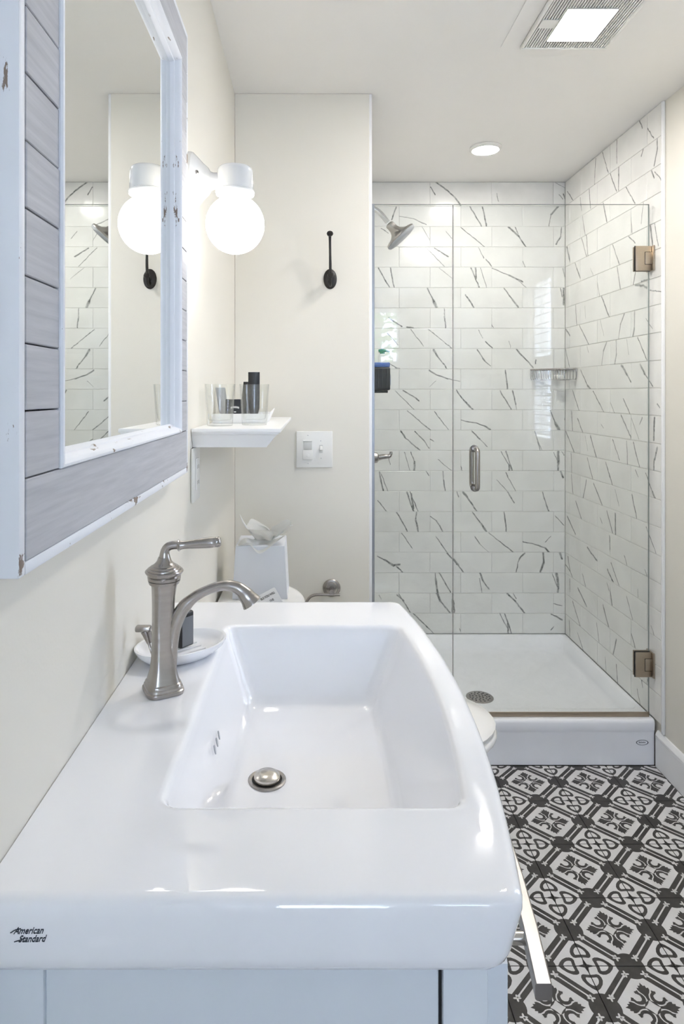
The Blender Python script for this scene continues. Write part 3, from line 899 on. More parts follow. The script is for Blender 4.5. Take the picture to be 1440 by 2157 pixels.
p = px(64, 1979, SY0); text(b, 'Standard', 0.0072, basis((p.x + 0.001, SY0 - 0.0002, p.z - 0.0016), (1, 0, 0.02), (0, 0, 1)), shear=0.45, sx=0.80, bold=0.00008)
b.tube([px(22, 1965, SY0 - 0.0002), px(32, 1959, SY0 - 0.0002), px(44, 1956, SY0 - 0.0002)], 0.0004, 6)
b.tube([px(30, 1984, SY0 - 0.0002), px(44, 1980, SY0 - 0.0002), px(52, 1976, SY0 - 0.0002)], 0.0004, 6)
obj('logo', b, 'ink_dark', sink, smooth=0, label='dark script maker mark on the sink edge')

# ================================================================= VANITY CABINET
cab = thing('vanity_cabinet', (-0.06, 0.86, 0), 'white vanity cabinet with panelled side under the sink', 'cabinet')
CX1, CY0, CY1, CZ1 = 0.138, 0.512, 1.212, 0.8455
def cloop(z, ins=0.0, x1=CX1):
    return rrect(XL + 0.001, x1 - ins, CY0 + 0.010 + ins, CY1 - ins, 0.004, z, n=3, m=14, bow=0.030)
obj('body', B().loft([cloop(0.10), cloop(CZ1), cloop(CZ1, 0.015), cloop(0.118, 0.015)]), 'cabinet_white', cab, smooth=40)
obj('toe_kick', B().loft([cloop(0.0005, 0.02, CX1 - 0.03), cloop(0.099, 0.02, CX1 - 0.03)]), 'cabinet_white', cab, smooth=40)
xa = px(92, 2100, CY0).x; xb = px(925, 2100, CY0).x
for nm, (x0, x1, z0, z1) in (('side_stile', (XL + 0.001, xa, 0.1, CZ1)), ('side_stile', (xb + 0.0030, CX1 - 0.0008, 0.1, CZ1)), ('side_rail', (xa, xb, 0.1, 0.19))):
    obj(nm, B().box(x0, x1, CY0, CY0 + 0.0102, z0, z1, 0.0012, 2), 'cabinet_white', cab)
obj('side_panel', B().box(xa, xb, CY0 + 0.0030, CY0 + 0.0102, 0.19, CZ1, 0.0010, 1), 'cabinet_white', cab)
obj('shadow_gap', B().box(xb, xb + 0.0030, CY0 + 0.007, CY0 + 0.0101, 0.1, CZ1), 'dark_gap', cab, smooth=0)

def front_x(y):
    u = (y - (CY0 + 0.01)) / (CY1 - CY0 - 0.01) * 2 - 1
    return CX1 + 0.030 * (1 - u * u)
def front_piece(name, y0, y1, z0, z1, parent):
    n = 14
    ys = [y0 + (y1 - y0) * k / n for k in range(n + 1)]
    l0 = [Vector((front_x(y) + 0.0004, y, 0)) for y in ys] + [Vector((front_x(y) + 0.018, y, 0)) for y in ys[::-1]]
    b = B().loft([[p + Vector((0, 0, z0)) for p in l0], [p + Vector((0, 0, z1)) for p in l0]])
    return obj(name, b, 'cabinet_white', parent, smooth=30)
def pull(y0, y1, z, parent):
    n = 10
    s = 0.0072
    lp = []
    for k in range(n + 1):
        y = y0 + (y1 - y0) * k / n
        x = front_x(y) + 0.018 + 0.034
        c = 0.0014
        lp.append([Vector((x + dx, y, z + dz)) for dx, dz in ((-s, -s + c), (-s + c, -s), (s - c, -s), (s, -s + c), (s, s - c), (s - c, s), (-s + c, s), (-s, s - c))])
    h = obj('pull_bar', B().loft(lp), 'nickel', parent, smooth=30)
    for y in (y0 + 0.055, y1 - 0.055):
        obj('post', B().tube([(front_x(y) + 0.016, y, z), (front_x(y) + 0.018 + 0.030, y, z)], 0.0055, 12), 'nickel_bright', h)
d = front_piece('drawer_front', CY0 + 0.014, CY1 - 0.008, 0.715, CZ1 - 0.010, cab)
pull(0.553, 1.165, 0.788, d)
front_piece('door', CY0 + 0.014, 0.860, 0.12, 0.711, cab)
front_piece('door', 0.864, CY1 - 0.008, 0.12, 0.711, cab)

# ================================================================= FAUCET
FCX, FCY = -0.195, 0.853
K = FCY / F / 4.8                        # crop pixel to metres at the faucet
def fp(cx, cy, dy=0.0):
    return Vector(((270 + cx / 4.8 - VX) / F * FCY, FCY + dy, H - (1120 + cy / 4.8 - VY) / F * FCY))
fau = thing('faucet', (FCX, FCY, SZ), 'brushed nickel single lever faucet on the sink deck', 'faucet')
# body: facetted column, loft of rounded squares turned about 30 degrees
def sq(cx, cy, w, rnd=0.22, turn=28):
    c = fp(cx, cy)
    out = []
    for k in range(40):
        t = 2 * math.pi * k / 40
        e = 4.2
        r = (abs(math.cos(t)) ** e + abs(math.sin(t)) ** e) ** (-1 / e)
        out.append(Vector((c.x + r * w * math.cos(t + R(turn)), c.y + r * w * math.sin(t + R(turn)), c.z)))
    return out
zdeck = 1640
prof = [(352, 1652, 184), (352, 1630, 190), (352, 1612, 188), (352, 1604, 178), (353, 1580, 176), (353, 1570, 168), (353, 1548, 163), (353, 1538, 152), (354, 1480, 136), (354, 1420, 122), (352, 1330, 110), (350, 1200, 103), (350, 1000, 100), (352, 800, 101), (356, 650, 106), (360, 560, 114), (362, 520, 120)]
# keep the foot on the deck
zoff = SZ + 0.0004 - fp(352, 1652).z
loops = []
for cx, cy, w in prof:
    t = (cy - 520) / (1652 - 520)
    loops.append([v + Vector((0, 0, zoff * t)) for v in sq(cx, cy, w * K)])
obj('column', B().loft(loops), 'nickel', fau, smooth=30)
c = fp(364, 500)
capp = [(150, -20), (158, 0), (160, 14), (150, 17), (150, 22), (163, 24), (167, 52), (160, 58), (172, 72), (188, 92), (192, 104), (186, 114), (172, 117), (172, 123), (166, 134), (148, 138), (146, 145), (136, 156), (118, 160), (114, 168), (94, 184), (74, 208), (60, 245)]
obj('cap', B().lathe([(r_ * K, h_ * K) for r_, h_ in capp], c, seg=48), 'nickel', fau, smooth=32)
sp = [(440, 1380, 0.050), (440, 1200, 0.060), (455, 1030, 0.066), (490, 890, 0.072), (560, 765, 0.068), (670, 660, 0.052), (800, 590, 0.047), (930, 550, 0.048), (1040, 548, 0.055), (1130, 585, 0.064), (1200, 655, 0.082), (1250, 722, 0.104)]
obj('spout', B().tube([fp(x, y) for x, y, r in sp], [r * 1000 * K for x, y, r in sp], 20, sub=5, up=(0, 1, 0)), 'nickel', fau, smooth=50)
tipd = (fp(1250, 722) - fp(1200, 655)).normalized()
obj('aerator', B().lathe([(84 * K, -6 * K), (84 * K, 3 * K), (70 * K, 4 * K)], fp(1250, 722), axis=tipd, seg=24), 'dark_gap', fau)
lv = obj('lever_neck', B().tube([fp(372, 320), fp(368, 260), fp(372, 200), fp(400, 155), fp(450, 137), fp(505, 136)], [78 * K, 56 * K, 46 * K, 44 * K, 42 * K, 40 * K], 18, sub=4, up=(0, 1, 0)), 'nickel', fau, smooth=50)
la = (fp(935, 100) - fp(500, 140)).normalized()
obj('lever', B().lathe([(42 * K, 0), (58 * K, 6 * K), (60 * K, 14 * K), (50 * K, 24 * K), (46 * K, 34 * K), (40 * K, 60 * K), (42 * K, 110 * K), (48 * K, 200 * K), (55 * K, 300 * K), (56 * K, 360 * K), (52 * K, 385 * K), (55 * K, 392 * K), (55 * K, 402 * K), (50 * K, 424 * K), (36 * K, 438 * K), (5 * K, 441 * K)], fp(498, 140), axis=la, seg=28), 'nickel', fau, smooth=40)
# pop-up lift rod
pr = Vector((-0.2290, 0.905, SZ))
rod = obj('lift_rod', B().tube([pr + Vector((0.010, 0, -0.0005)), pr + Vector((0.010, 0, 0.02)), pr + Vector((0.001, 0, 0.047))], 0.0019, 10), 'nickel', fau)
obj('rod_knob', B().tube([pr + Vector((0.004, 0, 0.043)), pr + Vector((0.000, 0, 0.056)), pr + Vector((-0.002, 0, 0.060))], [0.0042, 0.0066, 0.0070], 12)
    .box(pr.x - 0.0155, pr.x + 0.006, pr.y - 0.006, pr.y + 0.006, pr.z + 0.0585, pr.z + 0.0665, 0.0025, 2), 'nickel', rod)

# ================================================================= SOAP DISH + SOAP
DX, DY = -0.1935, 0.967
def oval(a, c, z, turn=38, n=44):
    return [Vector((DX + a * math.cos(t) * math.cos(R(turn)) - c * math.sin(t) * math.sin(R(turn)), DY + a * math.cos(t) * math.sin(R(turn)) + c * math.sin(t) * math.cos(R(turn)), z)) for t in [2 * math.pi * k / n for k in range(n)]]
dish = thing('soap_dish', (DX, DY, SZ), 'oval white soap dish behind the faucet', 'soap dish')
obj('bowl', B().loft([oval(0.050, 0.032, SZ + 0.0003), oval(0.056, 0.037, SZ + 0.003), oval(0.066, 0.046, SZ + 0.012), oval(0.0705, 0.0505, SZ + 0.0195), oval(0.0705, 0.0505, SZ + 0.0212), oval(0.069, 0.049, SZ + 0.0218), oval(0.066, 0.046, SZ + 0.0205), oval(0.061, 0.041, SZ + 0.0125), oval(0.052, 0.033, SZ + 0.0080), oval(0.030, 0.018, SZ + 0.0075)]), 'porcelain', dish, smooth=60)
for k in range(3):
    tt = R(38); off = (k - 1) * 0.014
    c0 = Vector((DX - math.sin(tt) * off, DY + math.cos(tt) * off, SZ + 0.0085)); dv = Vector((math.cos(tt), math.sin(tt), 0)) * 0.032
    obj('ridge', B().tube([c0 - dv, c0, c0 + dv], [0.0015, 0.0028, 0.0015], 8), 'porcelain', dish)
so = thing('soap_bottle', (-0.190, 0.975, SZ + 0.008), 'small black toiletry bottle standing in the soap dish', 'bottle')
rt = Matrix.Rotation(R(52), 3, 'Z')
obj('bottle_body', B().box(-0.203, -0.177, 0.969, 0.981, SZ + 0.0112, SZ + 0.063, 0.003, 3, rot=rt), 'black_plastic', so)
obj('label_panel', B().box(-0.2005, -0.1795, 0.9682, 0.9688, SZ + 0.014, SZ + 0.056, 0.0, rot=rt, piv=(-0.190, 0.975, 0.94)), 'label_grey', so, smooth=0, label='grey printed front of the bottle')
obj('bottle_cap', B().lathe([(0.006, 0), (0.006, 0.006), (0.004, 0.008)], (-0.190, 0.975, SZ + 0.0631), seg=18), 'black_plastic', so)

# ================================================================= MIRROR
MX, MG = -0.2255, -0.2405               # frame face, glass face
MY0, MY1, MZ0, MZ1 = 0.505, 1.188, 1.150, 1.944
mir = thing('wall_mirror', (XL, (MY0 + MY1) / 2, MZ0), 'large wall mirror in a distressed grey plank and white frame', 'mirror')
LP = 0.0085
for (y0, y1, z0, z1) in ((MY0, MY0 + 0.011, MZ0, MZ1), (MY1 - 0.011, MY1, MZ0, MZ1)):
    obj('frame_edge', B().box(XL + 0.001, MX - 0.0004, y0, y1, z0, z1, 0.0022, 2), 'distressed_white', mir)
obj('frame_edge', B().box(XL + 0.001, MX - 0.0004, MY0 + 0.011, MY1 - 0.011, MZ0, MZ0 + 0.011, 0.0022, 2), 'distressed_white', mir)
obj('frame_edge', B().box(XL + 0.001, MX - 0.0004, MY0 + 0.011, MY1 - 0.011, MZ1 - 0.011, MZ1, 0.0022, 2), 'distressed_white', mir)
obj('backboard', B().box(XL + 0.001, MG - 0.004, MY0 + 0.012, MY1 - 0.012, MZ0 + 0.012, MZ1 - 0.012), 'bark', mir, smooth=0)
PW = 0.068
ST0, ST1 = MZ0 + 0.0765, MZ1 - 0.0765
obj('plank', B().box(MG - 0.0035, MX, MY0 + 0.0113, MY1 - 0.0113, MZ0 + 0.0113, ST0 - 0.0006, 0.0008, 1), 'grey_wood', mir)
obj('plank', B().box(MG - 0.0035, MX, MY0 + 0.0113, MY1 - 0.0113, ST1 + 0.0006, MZ1 - 0.0113, 0.0008, 1), 'grey_wood', mir)
npk = 12
for y0, y1 in ((MY0 + 0.0113, MY0 + 0.0113 + PW), (MY1 - 0.0113 - PW + 0.010, MY1 - 0.0113)):
    for k in range(npk):
        z0 = ST0 + (ST1 - ST0) * k / npk; z1 = ST0 + (ST1 - ST0) * (k + 1) / npk
        dx = random.uniform(-0.0006, 0.0002)
        obj('plank', B().box(MG - 0.0035, MX + dx, y0, y1, z0 + 0.0007, z1 - 0.0007, 0.0008, 1), 'grey_wood', mir)
IY0, IY1, IZ0, IZ1 = MY0 + 0.0113 + PW, MY1 - 0.0113 - PW + 0.010, ST0, ST1
tw = 0.0155
tp = [(0.0, MG - 0.003), (0.0, MX + 0.0010), (0.0012, MX + 0.0030), (0.0035, MX + 0.0034), (0.0062, MX + 0.0018), (0.0085, MX - 0.002), (0.0105, MX - 0.0075), (0.0125, MX - 0.0085), (tw, MG + 0.0010), (tw, MG - 0.003)]
b = B()
loops = []
for t, x in tp:
    loops.append([Vector((x, IY0 + t, IZ0 + t)), Vector((x, IY1 - t, IZ0 + t)), Vector((x, IY1 - t, IZ1 - t)), Vector((x, IY0 + t, IZ1 - t))])
b.loft(loops, cap0=False, cap1=False)
obj('inner_trim', b, 'distressed_white', mir, smooth=30)
obj('mirror_glass', B().box(MG - 0.003, MG, IY0 + tw - 0.004, IY1 - tw + 0.004, IZ0 + tw - 0.004, IZ1 - tw + 0.004), 'mirror_silver', mir, smooth=0)

# ================================================================= WALL SCONCE
LD = 1.303
KL = LD / F / 6.0
def lp_(cx, cy):
    return Vector(((380 + cx / 6 - VX) / F * LD, LD, H - (300 + cy / 6 - VY) / F * LD))
sc_ = thing('wall_sconce', (XL, LD, lp_(0, 480).z), 'white porcelain wall sconce with a lit globe bulb beside the mirror', 'sconce')
gc = lp_(690, 1040)
z480 = lp_(0, 490).z
loops = []
for x, rr in ((XL + 0.001, 0.056), (XL + 0.020, 0.056), (XL + 0.024, 0.0545), (XL + 0.043, 0.034), (XL + 0.052, 0.026), (XL + 0.056, 0.019)):
    loops.append([Vector((x, LD + rr * math.cos(2 * math.pi * k / 40), z480 + rr * math.sin(2 * math.pi * k / 40))) for k in range(40)])
obj('backplate', B().loft(loops), 'sconce_white', sc_, smooth=25)
obj('screw', B().lathe([(0.004, 0), (0.004, 0.003), (0.002, 0.0045)], (XL + 0.034, LD - 0.040, z480 + 0.004), axis=(0.6, -0.8, 0), seg=12), 'nickel', sc_)
cupx = lp_(690, 400)
obj('arm', B().tube([Vector((XL + 0.045, LD, z480)), Vector((XL + 0.062, LD, z480)), Vector((cupx.x - 0.02, LD, z480))], [0.024, 0.0165, 0.0165], 20), 'sconce_white', sc_)
zt = lp_(0, 315).z; zb = lp_(0, 610).z
obj('socket_cup', B().lathe([(0.026, 0), (0.032, -0.0018), (0.0345, -0.005), (0.0355, -0.010), (0.0362, zb - zt - 0.0), (0.0385, zb - zt - 0.0015), (0.0392, zb - zt - 0.005), (0.0375, zb - zt - 0.009), (0.032, zb - zt - 0.009), (0.031, zb - zt - 0.004)], (gc.x, LD, zt), seg=44), 'sconce_white', sc_, smooth=40)
GR = 61.5 * LD / F
prof = [(0.0295, zb - gc.z - 0.0045), (0.0300, zb - gc.z - 0.008), (0.0305, zb - gc.z - 0.016)]
a0 = math.acos((0.0305) / GR)
for k in range(22):
    t = a0 - (a0 + math.pi / 2) * k / 21
    prof.append((GR * math.cos(t), GR * math.sin(t)))
obj('globe', B().lathe(prof, gc, seg=48), 'globe_opal', sc_, smooth=60)

# ================================================================= SHELF AND WHAT STANDS ON IT
ZS = 1.218
sh = thing('wall_shelf', (XL, 1.72, 1.178), 'white crown moulding shelf on the wall below the sconce', 'shelf')
SHX, SHY0, SHY1 = -0.068, 1.392, 2.085
def shl(ins, z):
    return [Vector((XL + 0.001, SHY0 + ins * 0.45, z)), Vector((SHX - ins, SHY0 + ins * 0.45, z)), Vector((SHX - ins, SHY1 - ins * 0.45, z)), Vector((XL + 0.001, SHY1 - ins * 0.45, z))]
obj('top_board', B().loft([shl(0.001, ZS - 0.0085), shl(0.0, ZS - 0.0075), shl(0.0, ZS - 0.001), shl(0.001, ZS)]), 'trim_paint', sh, smooth=30)
loops = []
for ins, dz in ((0.034, 0.0405), (0.031, 0.0405), (0.030, 0.0375), (0.0285, 0.0355), (0.0265, 0.033), (0.021, 0.027), (0.015, 0.020), (0.0095, 0.0145), (0.0060, 0.0118), (0.0045, 0.0115), (0.0040, 0.0088)):
    loops.append(shl(ins, ZS - dz))
obj('crown_moulding', B().loft(loops), 'trim_paint', sh, smooth=40)

def cup(cx, cy, label, turn):
    t = thing('drinking_glass', (cx, cy, ZS), label, 'glass', 'clear drinking glasses on the wall shelf')
    pr_o = [(0.0275, 0.0004), (0.0292, 0.0015), (0.0298, 0.006), (0.0355, 0.096), (0.0353, 0.0970), (0.0340, 0.0970), (0.0338, 0.096), (0.0275, 0.018), (0.0250, 0.0135), (0.002, 0.0125)]
    obj('tumbler', B().lathe(pr_o, (cx, cy, ZS), seg=40), 'cup_glass', t, smooth=50)
    return t
cup(-0.2150, 1.520, 'clear drinking glass nearest the mirror on the shelf', 0)
cup(-0.1385, 1.560, 'clear drinking glass nearest the shelf front corner', 0)

# toiletry sachets behind the glasses in a white folded tray
tr_ = thing('toiletry_tray', (-0.185, 1.72, ZS), 'white folded paper tray behind the drinking glasses', 'tray')
b = B()
x0, x1, y0, y1 = -0.248, -0.118, 1.64, 1.80
b.box(x0, x1, y0, y1, ZS + 0.0004, ZS + 0.0024)
for pts, v in (([(x0, y0, ZS), (x1, y0, ZS), (x1 + 0.010, y0 - 0.012, ZS + 0.024), (x0 - 0.006, y0 - 0.012, ZS + 0.024)], (0, 0.002, 0)),
               ([(x1, y0, ZS), (x1, y1, ZS), (x1 + 0.014, y1 + 0.004, ZS + 0.034), (x1 + 0.014, y0 - 0.004, ZS + 0.028)], (-0.002, 0, 0)),
               ([(x0, y1, ZS), (x1, y1, ZS), (x1 + 0.010, y1 + 0.010, ZS + 0.024), (x0 - 0.006, y1 + 0.010, ZS + 0.024)], (0, -0.002, 0))):
    b.prism([(p[0], p[1], p[2] + 0.0005) for p in pts], v)
obj('folded_card', b, 'paper_white', tr_, smooth=20)
def tube_sachet(cx, cy, w, h, label, mt, lean=0.0, capm='black_plastic', turn=0):
    t = thing('toiletry_tube', (cx, cy, ZS + 0.003), label, 'toiletry', 'toiletries in the paper tray')
    lo = []
    for u, ww, tt in ((0.0, 0.62, 1.0), (0.05, 0.66, 1.0), (0.18, 0.95, 1.0), (0.5, 1.0, 0.8), (0.9, 1.0, 0.15), (1.0, 1.0, 0.10)):
        ring = []
        for k in range(20):
            a = 2 * math.pi * k / 20
            ring.append(Vector((cx + lean * u * h + w / 2 * ww * math.cos(a), cy + 0.011 * tt * math.sin(a), ZS + 0.0145 + (h - 0.012) * u)))
        lo.append(ring)
    obj('tube_body', B().loft(lo), mt, t, smooth=50)
    obj('tube_cap', B().lathe([(w * 0.30, 0), (w * 0.31, 0.001), (w * 0.31, 0.0105), (w * 0.28, 0.0112)], (cx, cy, ZS + 0.0030), seg=20), capm, t)
    return t
tube_sachet(-0.152, 1.700, 0.030, 0.128, 'tall black toiletry tube rising above the glasses', 'black_plastic')
tube_sachet(-0.182, 1.770, 0.030, 0.104, 'black toiletry tube in the middle of the tray', 'black_plastic', 0.10)
tube_sachet(-0.233, 1.730, 0.026, 0.088, 'silver grey toiletry tube leaning by the wall', 'sachet_silver', -0.12)
bx = thing('toiletry_box', (-0.203, 1.690, ZS + 0.003), 'small black toiletry carton with white lettering in the tray', 'box')
obj('carton', B().box(-0.224, -0.182, 1.684, 1.700, ZS + 0.0028, ZS + 0.060, 0.0008, 1), 'black_plastic', bx)
b = B()
for k in range(7):                       # tiny illegible arched line of print
    a_ = (k - 3) / 3.0
    b.box(-0.2005 + 0.0095 * a_, -0.1987 + 0.0095 * a_, 1.6835, 1.6838, ZS + 0.0375 - 0.0016 * a_ * a_, ZS + 0.0425 - 0.0016 * a_ * a_)
b.box(-0.2020, -0.1965, 1.6835, 1.6838, ZS + 0.0265, ZS + 0.0285)
obj('print', b, 'paper_white', bx, smooth=0)
fc = thing('folded_card', (-0.250, 1.640, ZS), 'small folded card leaning on the wall at the shelf end', 'card')
def kp(x, y, d=1.605):
    q = px(x, y, d); q.x = max(q.x, XL + 0.002); q.z = max(q.z, ZS + 0.0006); return q
obj('card_panel', B().prism([kp(425, 871), kp(441, 873), kp(441, 896), kp(436, 896)], (0, 0.0012, 0)), 'paper_white', fc, smooth=0)
obj('card_shadow', B().prism([kp(425, 874, 1.609), kp(438, 896, 1.609), kp(424, 896, 1.609)], (0, 0.0012, 0)), 'black_plastic', fc, smooth=0)  # black triangle drawn in as the shadow at the card

# outlet below the shelf
ot = thing('wall_outlet', (XL, 1.430, 1.060), 'white outlet cover on the wall under the shelf', 'outlet')
obj('cover_plate', B().box(XL + 0.0006, XL + 0.0062, 1.386, 1.470, 1.060, 1.176, 0.0022, 2), 'plastic_white', ot)
obj('receptacle', B().box(XL + 0.0060, XL + 0.0088, 1.411, 1.445, 1.084, 1.152, 0.0010, 1), 'plastic_white', ot)
for zz in (1.100, 1.134):
    for yy in (1.4215, 1.4345):
        obj('slot', B().box(XL + 0.0086, XL + 0.0091, yy - 0.0009, yy + 0.0009, zz - 0.004, zz + 0.004), 'dark_gap', ot, smooth=0)

# ================================================================= ON THE PARTITION WALL
def pw(x, y, d=D1):
    return px(x, y, d)
# coat hook
hk = thing('coat_hook', pw(694, 587), 'black iron coat hook on the partition wall', 'hook')
c = pw(695, 588)
obj('hook_plate', B().lathe([(0.0212, 0.0004), (0.0215, 0.002), (0.0195, 0.0045), (0.012, 0.0075), (0.002, 0.0085)], (c.x, D1, c.z), axis=(0, -1, 0), seg=40, ell=(1.53, 1.0)) if False else
    B().loft([[Vector((c.x + 0.0222 * s * math.cos(t), D1 - y, c.z + 0.0335 * s * math.sin(t))) for t in [2 * math.pi * k / 40 for k in range(40)]] for s, y in ((1, 0.0004), (1.0, 0.0025), (0.9, 0.0050), (0.6, 0.0078), (0.1, 0.0090))]), 'black_iron', hk, smooth=50)
ar = obj('hook_arm', B().tube([(c.x, D1 - 0.006, c.z - 0.004), (c.x, D1 - 0.030, c.z + 0.004), (c.x - 0.0005, D1 - 0.042, c.z + 0.030), (c.x - 0.0012, D1 - 0.046, c.z + 0.075), (c.x - 0.0018, D1 - 0.050, c.z + 0.110), (c.x - 0.0022, D1 - 0.058, c.z + 0.128), (c.x - 0.0024, D1 - 0.066, c.z + 0.133)], [0.0060, 0.0056, 0.0046, 0.0040, 0.0040, 0.0046, 0.0060], 14, sub=5), 'black_iron', hk, smooth=60)
obj('hook_knob', B().lathe([(0.004, -0.003), (0.0096, 0.0), (0.0106, 0.003), (0.0096, 0.006), (0.003, 0.0075)], (c.x - 0.0024, D1 - 0.066, c.z + 0.133), axis=(0, -0.85, 0.5), seg=24), 'black_iron', ar)
ar = obj('hook_arm', B().tube([(c.x, D1 - 0.006, c.z - 0.014), (c.x, D1 - 0.020, c.z - 0.024), (c.x, D1 - 0.034, c.z - 0.018), (c.x, D1 - 0.041, c.z + 0.002)], [0.0058, 0.0052, 0.0046, 0.0050], 14, sub=5), 'black_iron', hk, smooth=60)
obj('hook_knob', B().lathe([(0.004, -0.003), (0.0100, 0.0), (0.0106, 0.003), (0.0090, 0.006), (0.003, 0.0070)], (c.x, D1 - 0.0415, c.z + 0.003), axis=(0, -0.75, 0.66), seg=24), 'black_iron', ar)
# double light switch
def sw(cx, cy):
    return pw(600 + cx / 12, 890 + cy / 12)
a, e = sw(285, 1135), sw(1200, 215)
sp_ = thing('light_switch', ((a.x + e.x) / 2, D1, a.z), 'white two gang switch plate with motion sensor and toggle', 'switch')
obj('switch_plate', B().box(a.x, e.x, D1 - 0.0062, D1 - 0.0004, a.z, e.z, 0.0024, 3), 'plastic_white', sp_)
p0, p1 = sw(450, 935), sw(700, 470)
ms_ = obj('motion_sensor', B().box(p0.x, p1.x, D1 - 0.0105, D1 - 0.0060, p0.z, sw(0, 690).z, 0.0014, 2), 'plastic_white', sp_)
obj('sensor_button', B().lathe([(0.0050, 0), (0.0046, 0.0014), (0.001, 0.0018)], (sw(578, 0).x, D1 - 0.0104, sw(0, 825).z), axis=(0, -1, 0), seg=20), 'plastic_white', ms_)
obj('sensor_lens', B().box(sw(470, 0).x, sw(680, 0).x, D1 - 0.0090, D1 - 0.0060, sw(0, 680).z, sw(0, 480).z, 0.0012, 2), 'lens_grey', sp_)
obj('sensor_brow', B().box(sw(455, 0).x, sw(690, 0).x, D1 - 0.0100, D1 - 0.0060, sw(0, 478).z, sw(0, 440).z, 0.001, 1), 'plastic_white', sp_)
tg = obj('toggle_frame', B().box(sw(868, 0).x, sw(955, 0).x, D1 - 0.0072, D1 - 0.0060, sw(0, 765).z, sw(0, 560).z, 0.0004, 1), 'lens_grey', sp_)
obj('toggle', B().box(sw(880, 0).x, sw(944, 0).x, D1 - 0.0150, D1 - 0.0070, sw(0, 700).z, sw(0, 590).z, 0.0012, 2, rot=Matrix.Rotation(R(-25), 3, 'X')), 'plastic_white', tg)
for (x, y) in ((580, 320), (585, 1030), (902, 460), (912, 900)):
    q = sw(x, y)
    obj('screw', B().lathe([(0.0016, 0), (0.0015, 0.0006), (0.0006, 0.0009)], (q.x, D1 - 0.0061, q.z), axis=(0, -1, 0), seg=12), 'sachet_silver', sp_)
# toilet paper holder
c = pw(698, 1238)
th = thing('paper_holder', c, 'brushed nickel toilet paper arm on the partition wall', 'paper holder')
obj('rosette', B().lathe([(0.0295, 0.0004), (0.0295, 0.004), (0.027, 0.007), (0.021, 0.0085), (0.019, 0.012), (0.010, 0.0135)], (c.x, D1, c.z), axis=(0, -1, 0), seg=36), 'nickel', th)
obj('post', B().tube([(c.x, D1 - 0.010, c.z), (c.x, D1 - 0.048, c.z)], 0.0085, 18), 'nickel', th)
dA = D1 - 0.044
obj('arm', B().tube([(c.x + 0.026, dA, c.z - 0.010), (c.x, dA, c.z - 0.010), (c.x - 0.050, dA, c.z - 0.010), (c.x - 0.074, dA, c.z - 0.020), (c.x - 0.086, dA, c.z - 0.046), (c.x - 0.086, dA, c.z - 0.075), (c.x - 0.074, dA, c.z - 0.090), (c.x - 0.050, dA, c.z - 0.094), (c.x + 0.060, dA, c.z - 0.094)], 0.0046, 12, sub=5), 'nickel', th, smooth=60)

# ================================================================= TOILET
TY = 1.715                                # centre line
toi = thing('toilet', (0.08, TY, 0), 'white toilet with tank standing behind the vanity', 'toilet')
def dring(x0, x1, hw, z, ins=0.0, n=40, pw_=2.6):
    """D shape: flat at the wall (x0), bowed front (x1)"""
    out = []
    for k in range(n):
        t = -math.pi / 2 + math.pi * k / (n - 1)
        ct, st = max(0.0, math.cos(t)), math.sin(t)
        out.append(Vector((x0 + (x1 - ins - x0) * ct ** (2 / pw_), TY + (hw - ins) * abs(st) ** (2 / pw_) * (1 if st > 0 else -1), z)))
    return out
LZ = 0.742
obj('tank', B().loft([dring(XL + 0.012, -0.060, 0.180, 0.405, 0.02), dring(XL + 0.012, -0.052, 0.186, 0.42), dring(XL + 0.012, -0.030, 0.216, 0.66), dring(XL + 0.012, -0.028, 0.218, LZ - 0.032)]), 'toilet_china', toi, smooth=50)
obj('tank_lid', B().loft([dring(XL + 0.008, -0.021, 0.226, LZ - 0.0318, 0.006), dring(XL + 0.008, -0.018, 0.230, LZ - 0.027), dring(XL + 0.008, -0.017, 0.232, LZ - 0.012), dring(XL + 0.008, -0.018, 0.231, LZ - 0.005, 0.001), dring(XL + 0.008, -0.020, 0.229, LZ - 0.001, 0.004), dring(XL + 0.008, -0.022, 0.227, LZ, 0.010)]), 'toilet_china', toi, smooth=50)
fh = obj('flush_lever', B().lathe([(0.011, 0), (0.011, 0.006), (0.006, 0.009)], (-0.053, TY + 0.150, 0.672), axis=(1, 0, 0), seg=20), 'chrome', toi)
obj('lever_arm', B().tube([(-0.045, TY + 0.150, 0.672), (-0.040, TY + 0.145, 0.671), (-0.038, TY + 0.085, 0.665)], [0.005, 0.0055, 0.0045], 10), 'chrome', fh)
def bring(x0, x1, hw, z, n=44):
    out = []
    for k in range(n):
        t = 2 * math.pi * k / n
        ct, st = math.cos(t), math.sin(t)
        cx = x0 + (x1 - x0) * 0.42
        rx = (x1 - cx) if ct > 0 else (cx - x0)
        e = 2.0 if ct > 0 else 2.8
        out.append(Vector((cx + rx * (abs(ct) ** (2 / e)) * (1 if ct > 0 else -1), TY + hw * (abs(st) ** (2 / e)) * (1 if st > 0 else -1), z)))
    return out
BF = 0.478
obj('bowl', B().loft([bring(-0.15, BF - 0.145, 0.115, 0.0006), bring(-0.15, BF - 0.135, 0.118, 0.02), bring(-0.14, BF - 0.155, 0.105, 0.10), bring(-0.13, BF - 0.145, 0.108, 0.20), bring(-0.15, BF - 0.090, 0.140, 0.30), bring(-0.18, BF - 0.035, 0.172, 0.365), bring(-0.20, BF - 0.010, 0.182, 0.392), bring(-0.20, BF - 0.008, 0.184, 0.402), bring(-0.19, BF - 0.018, 0.176, 0.404)]), 'toilet_china', toi, smooth=50)
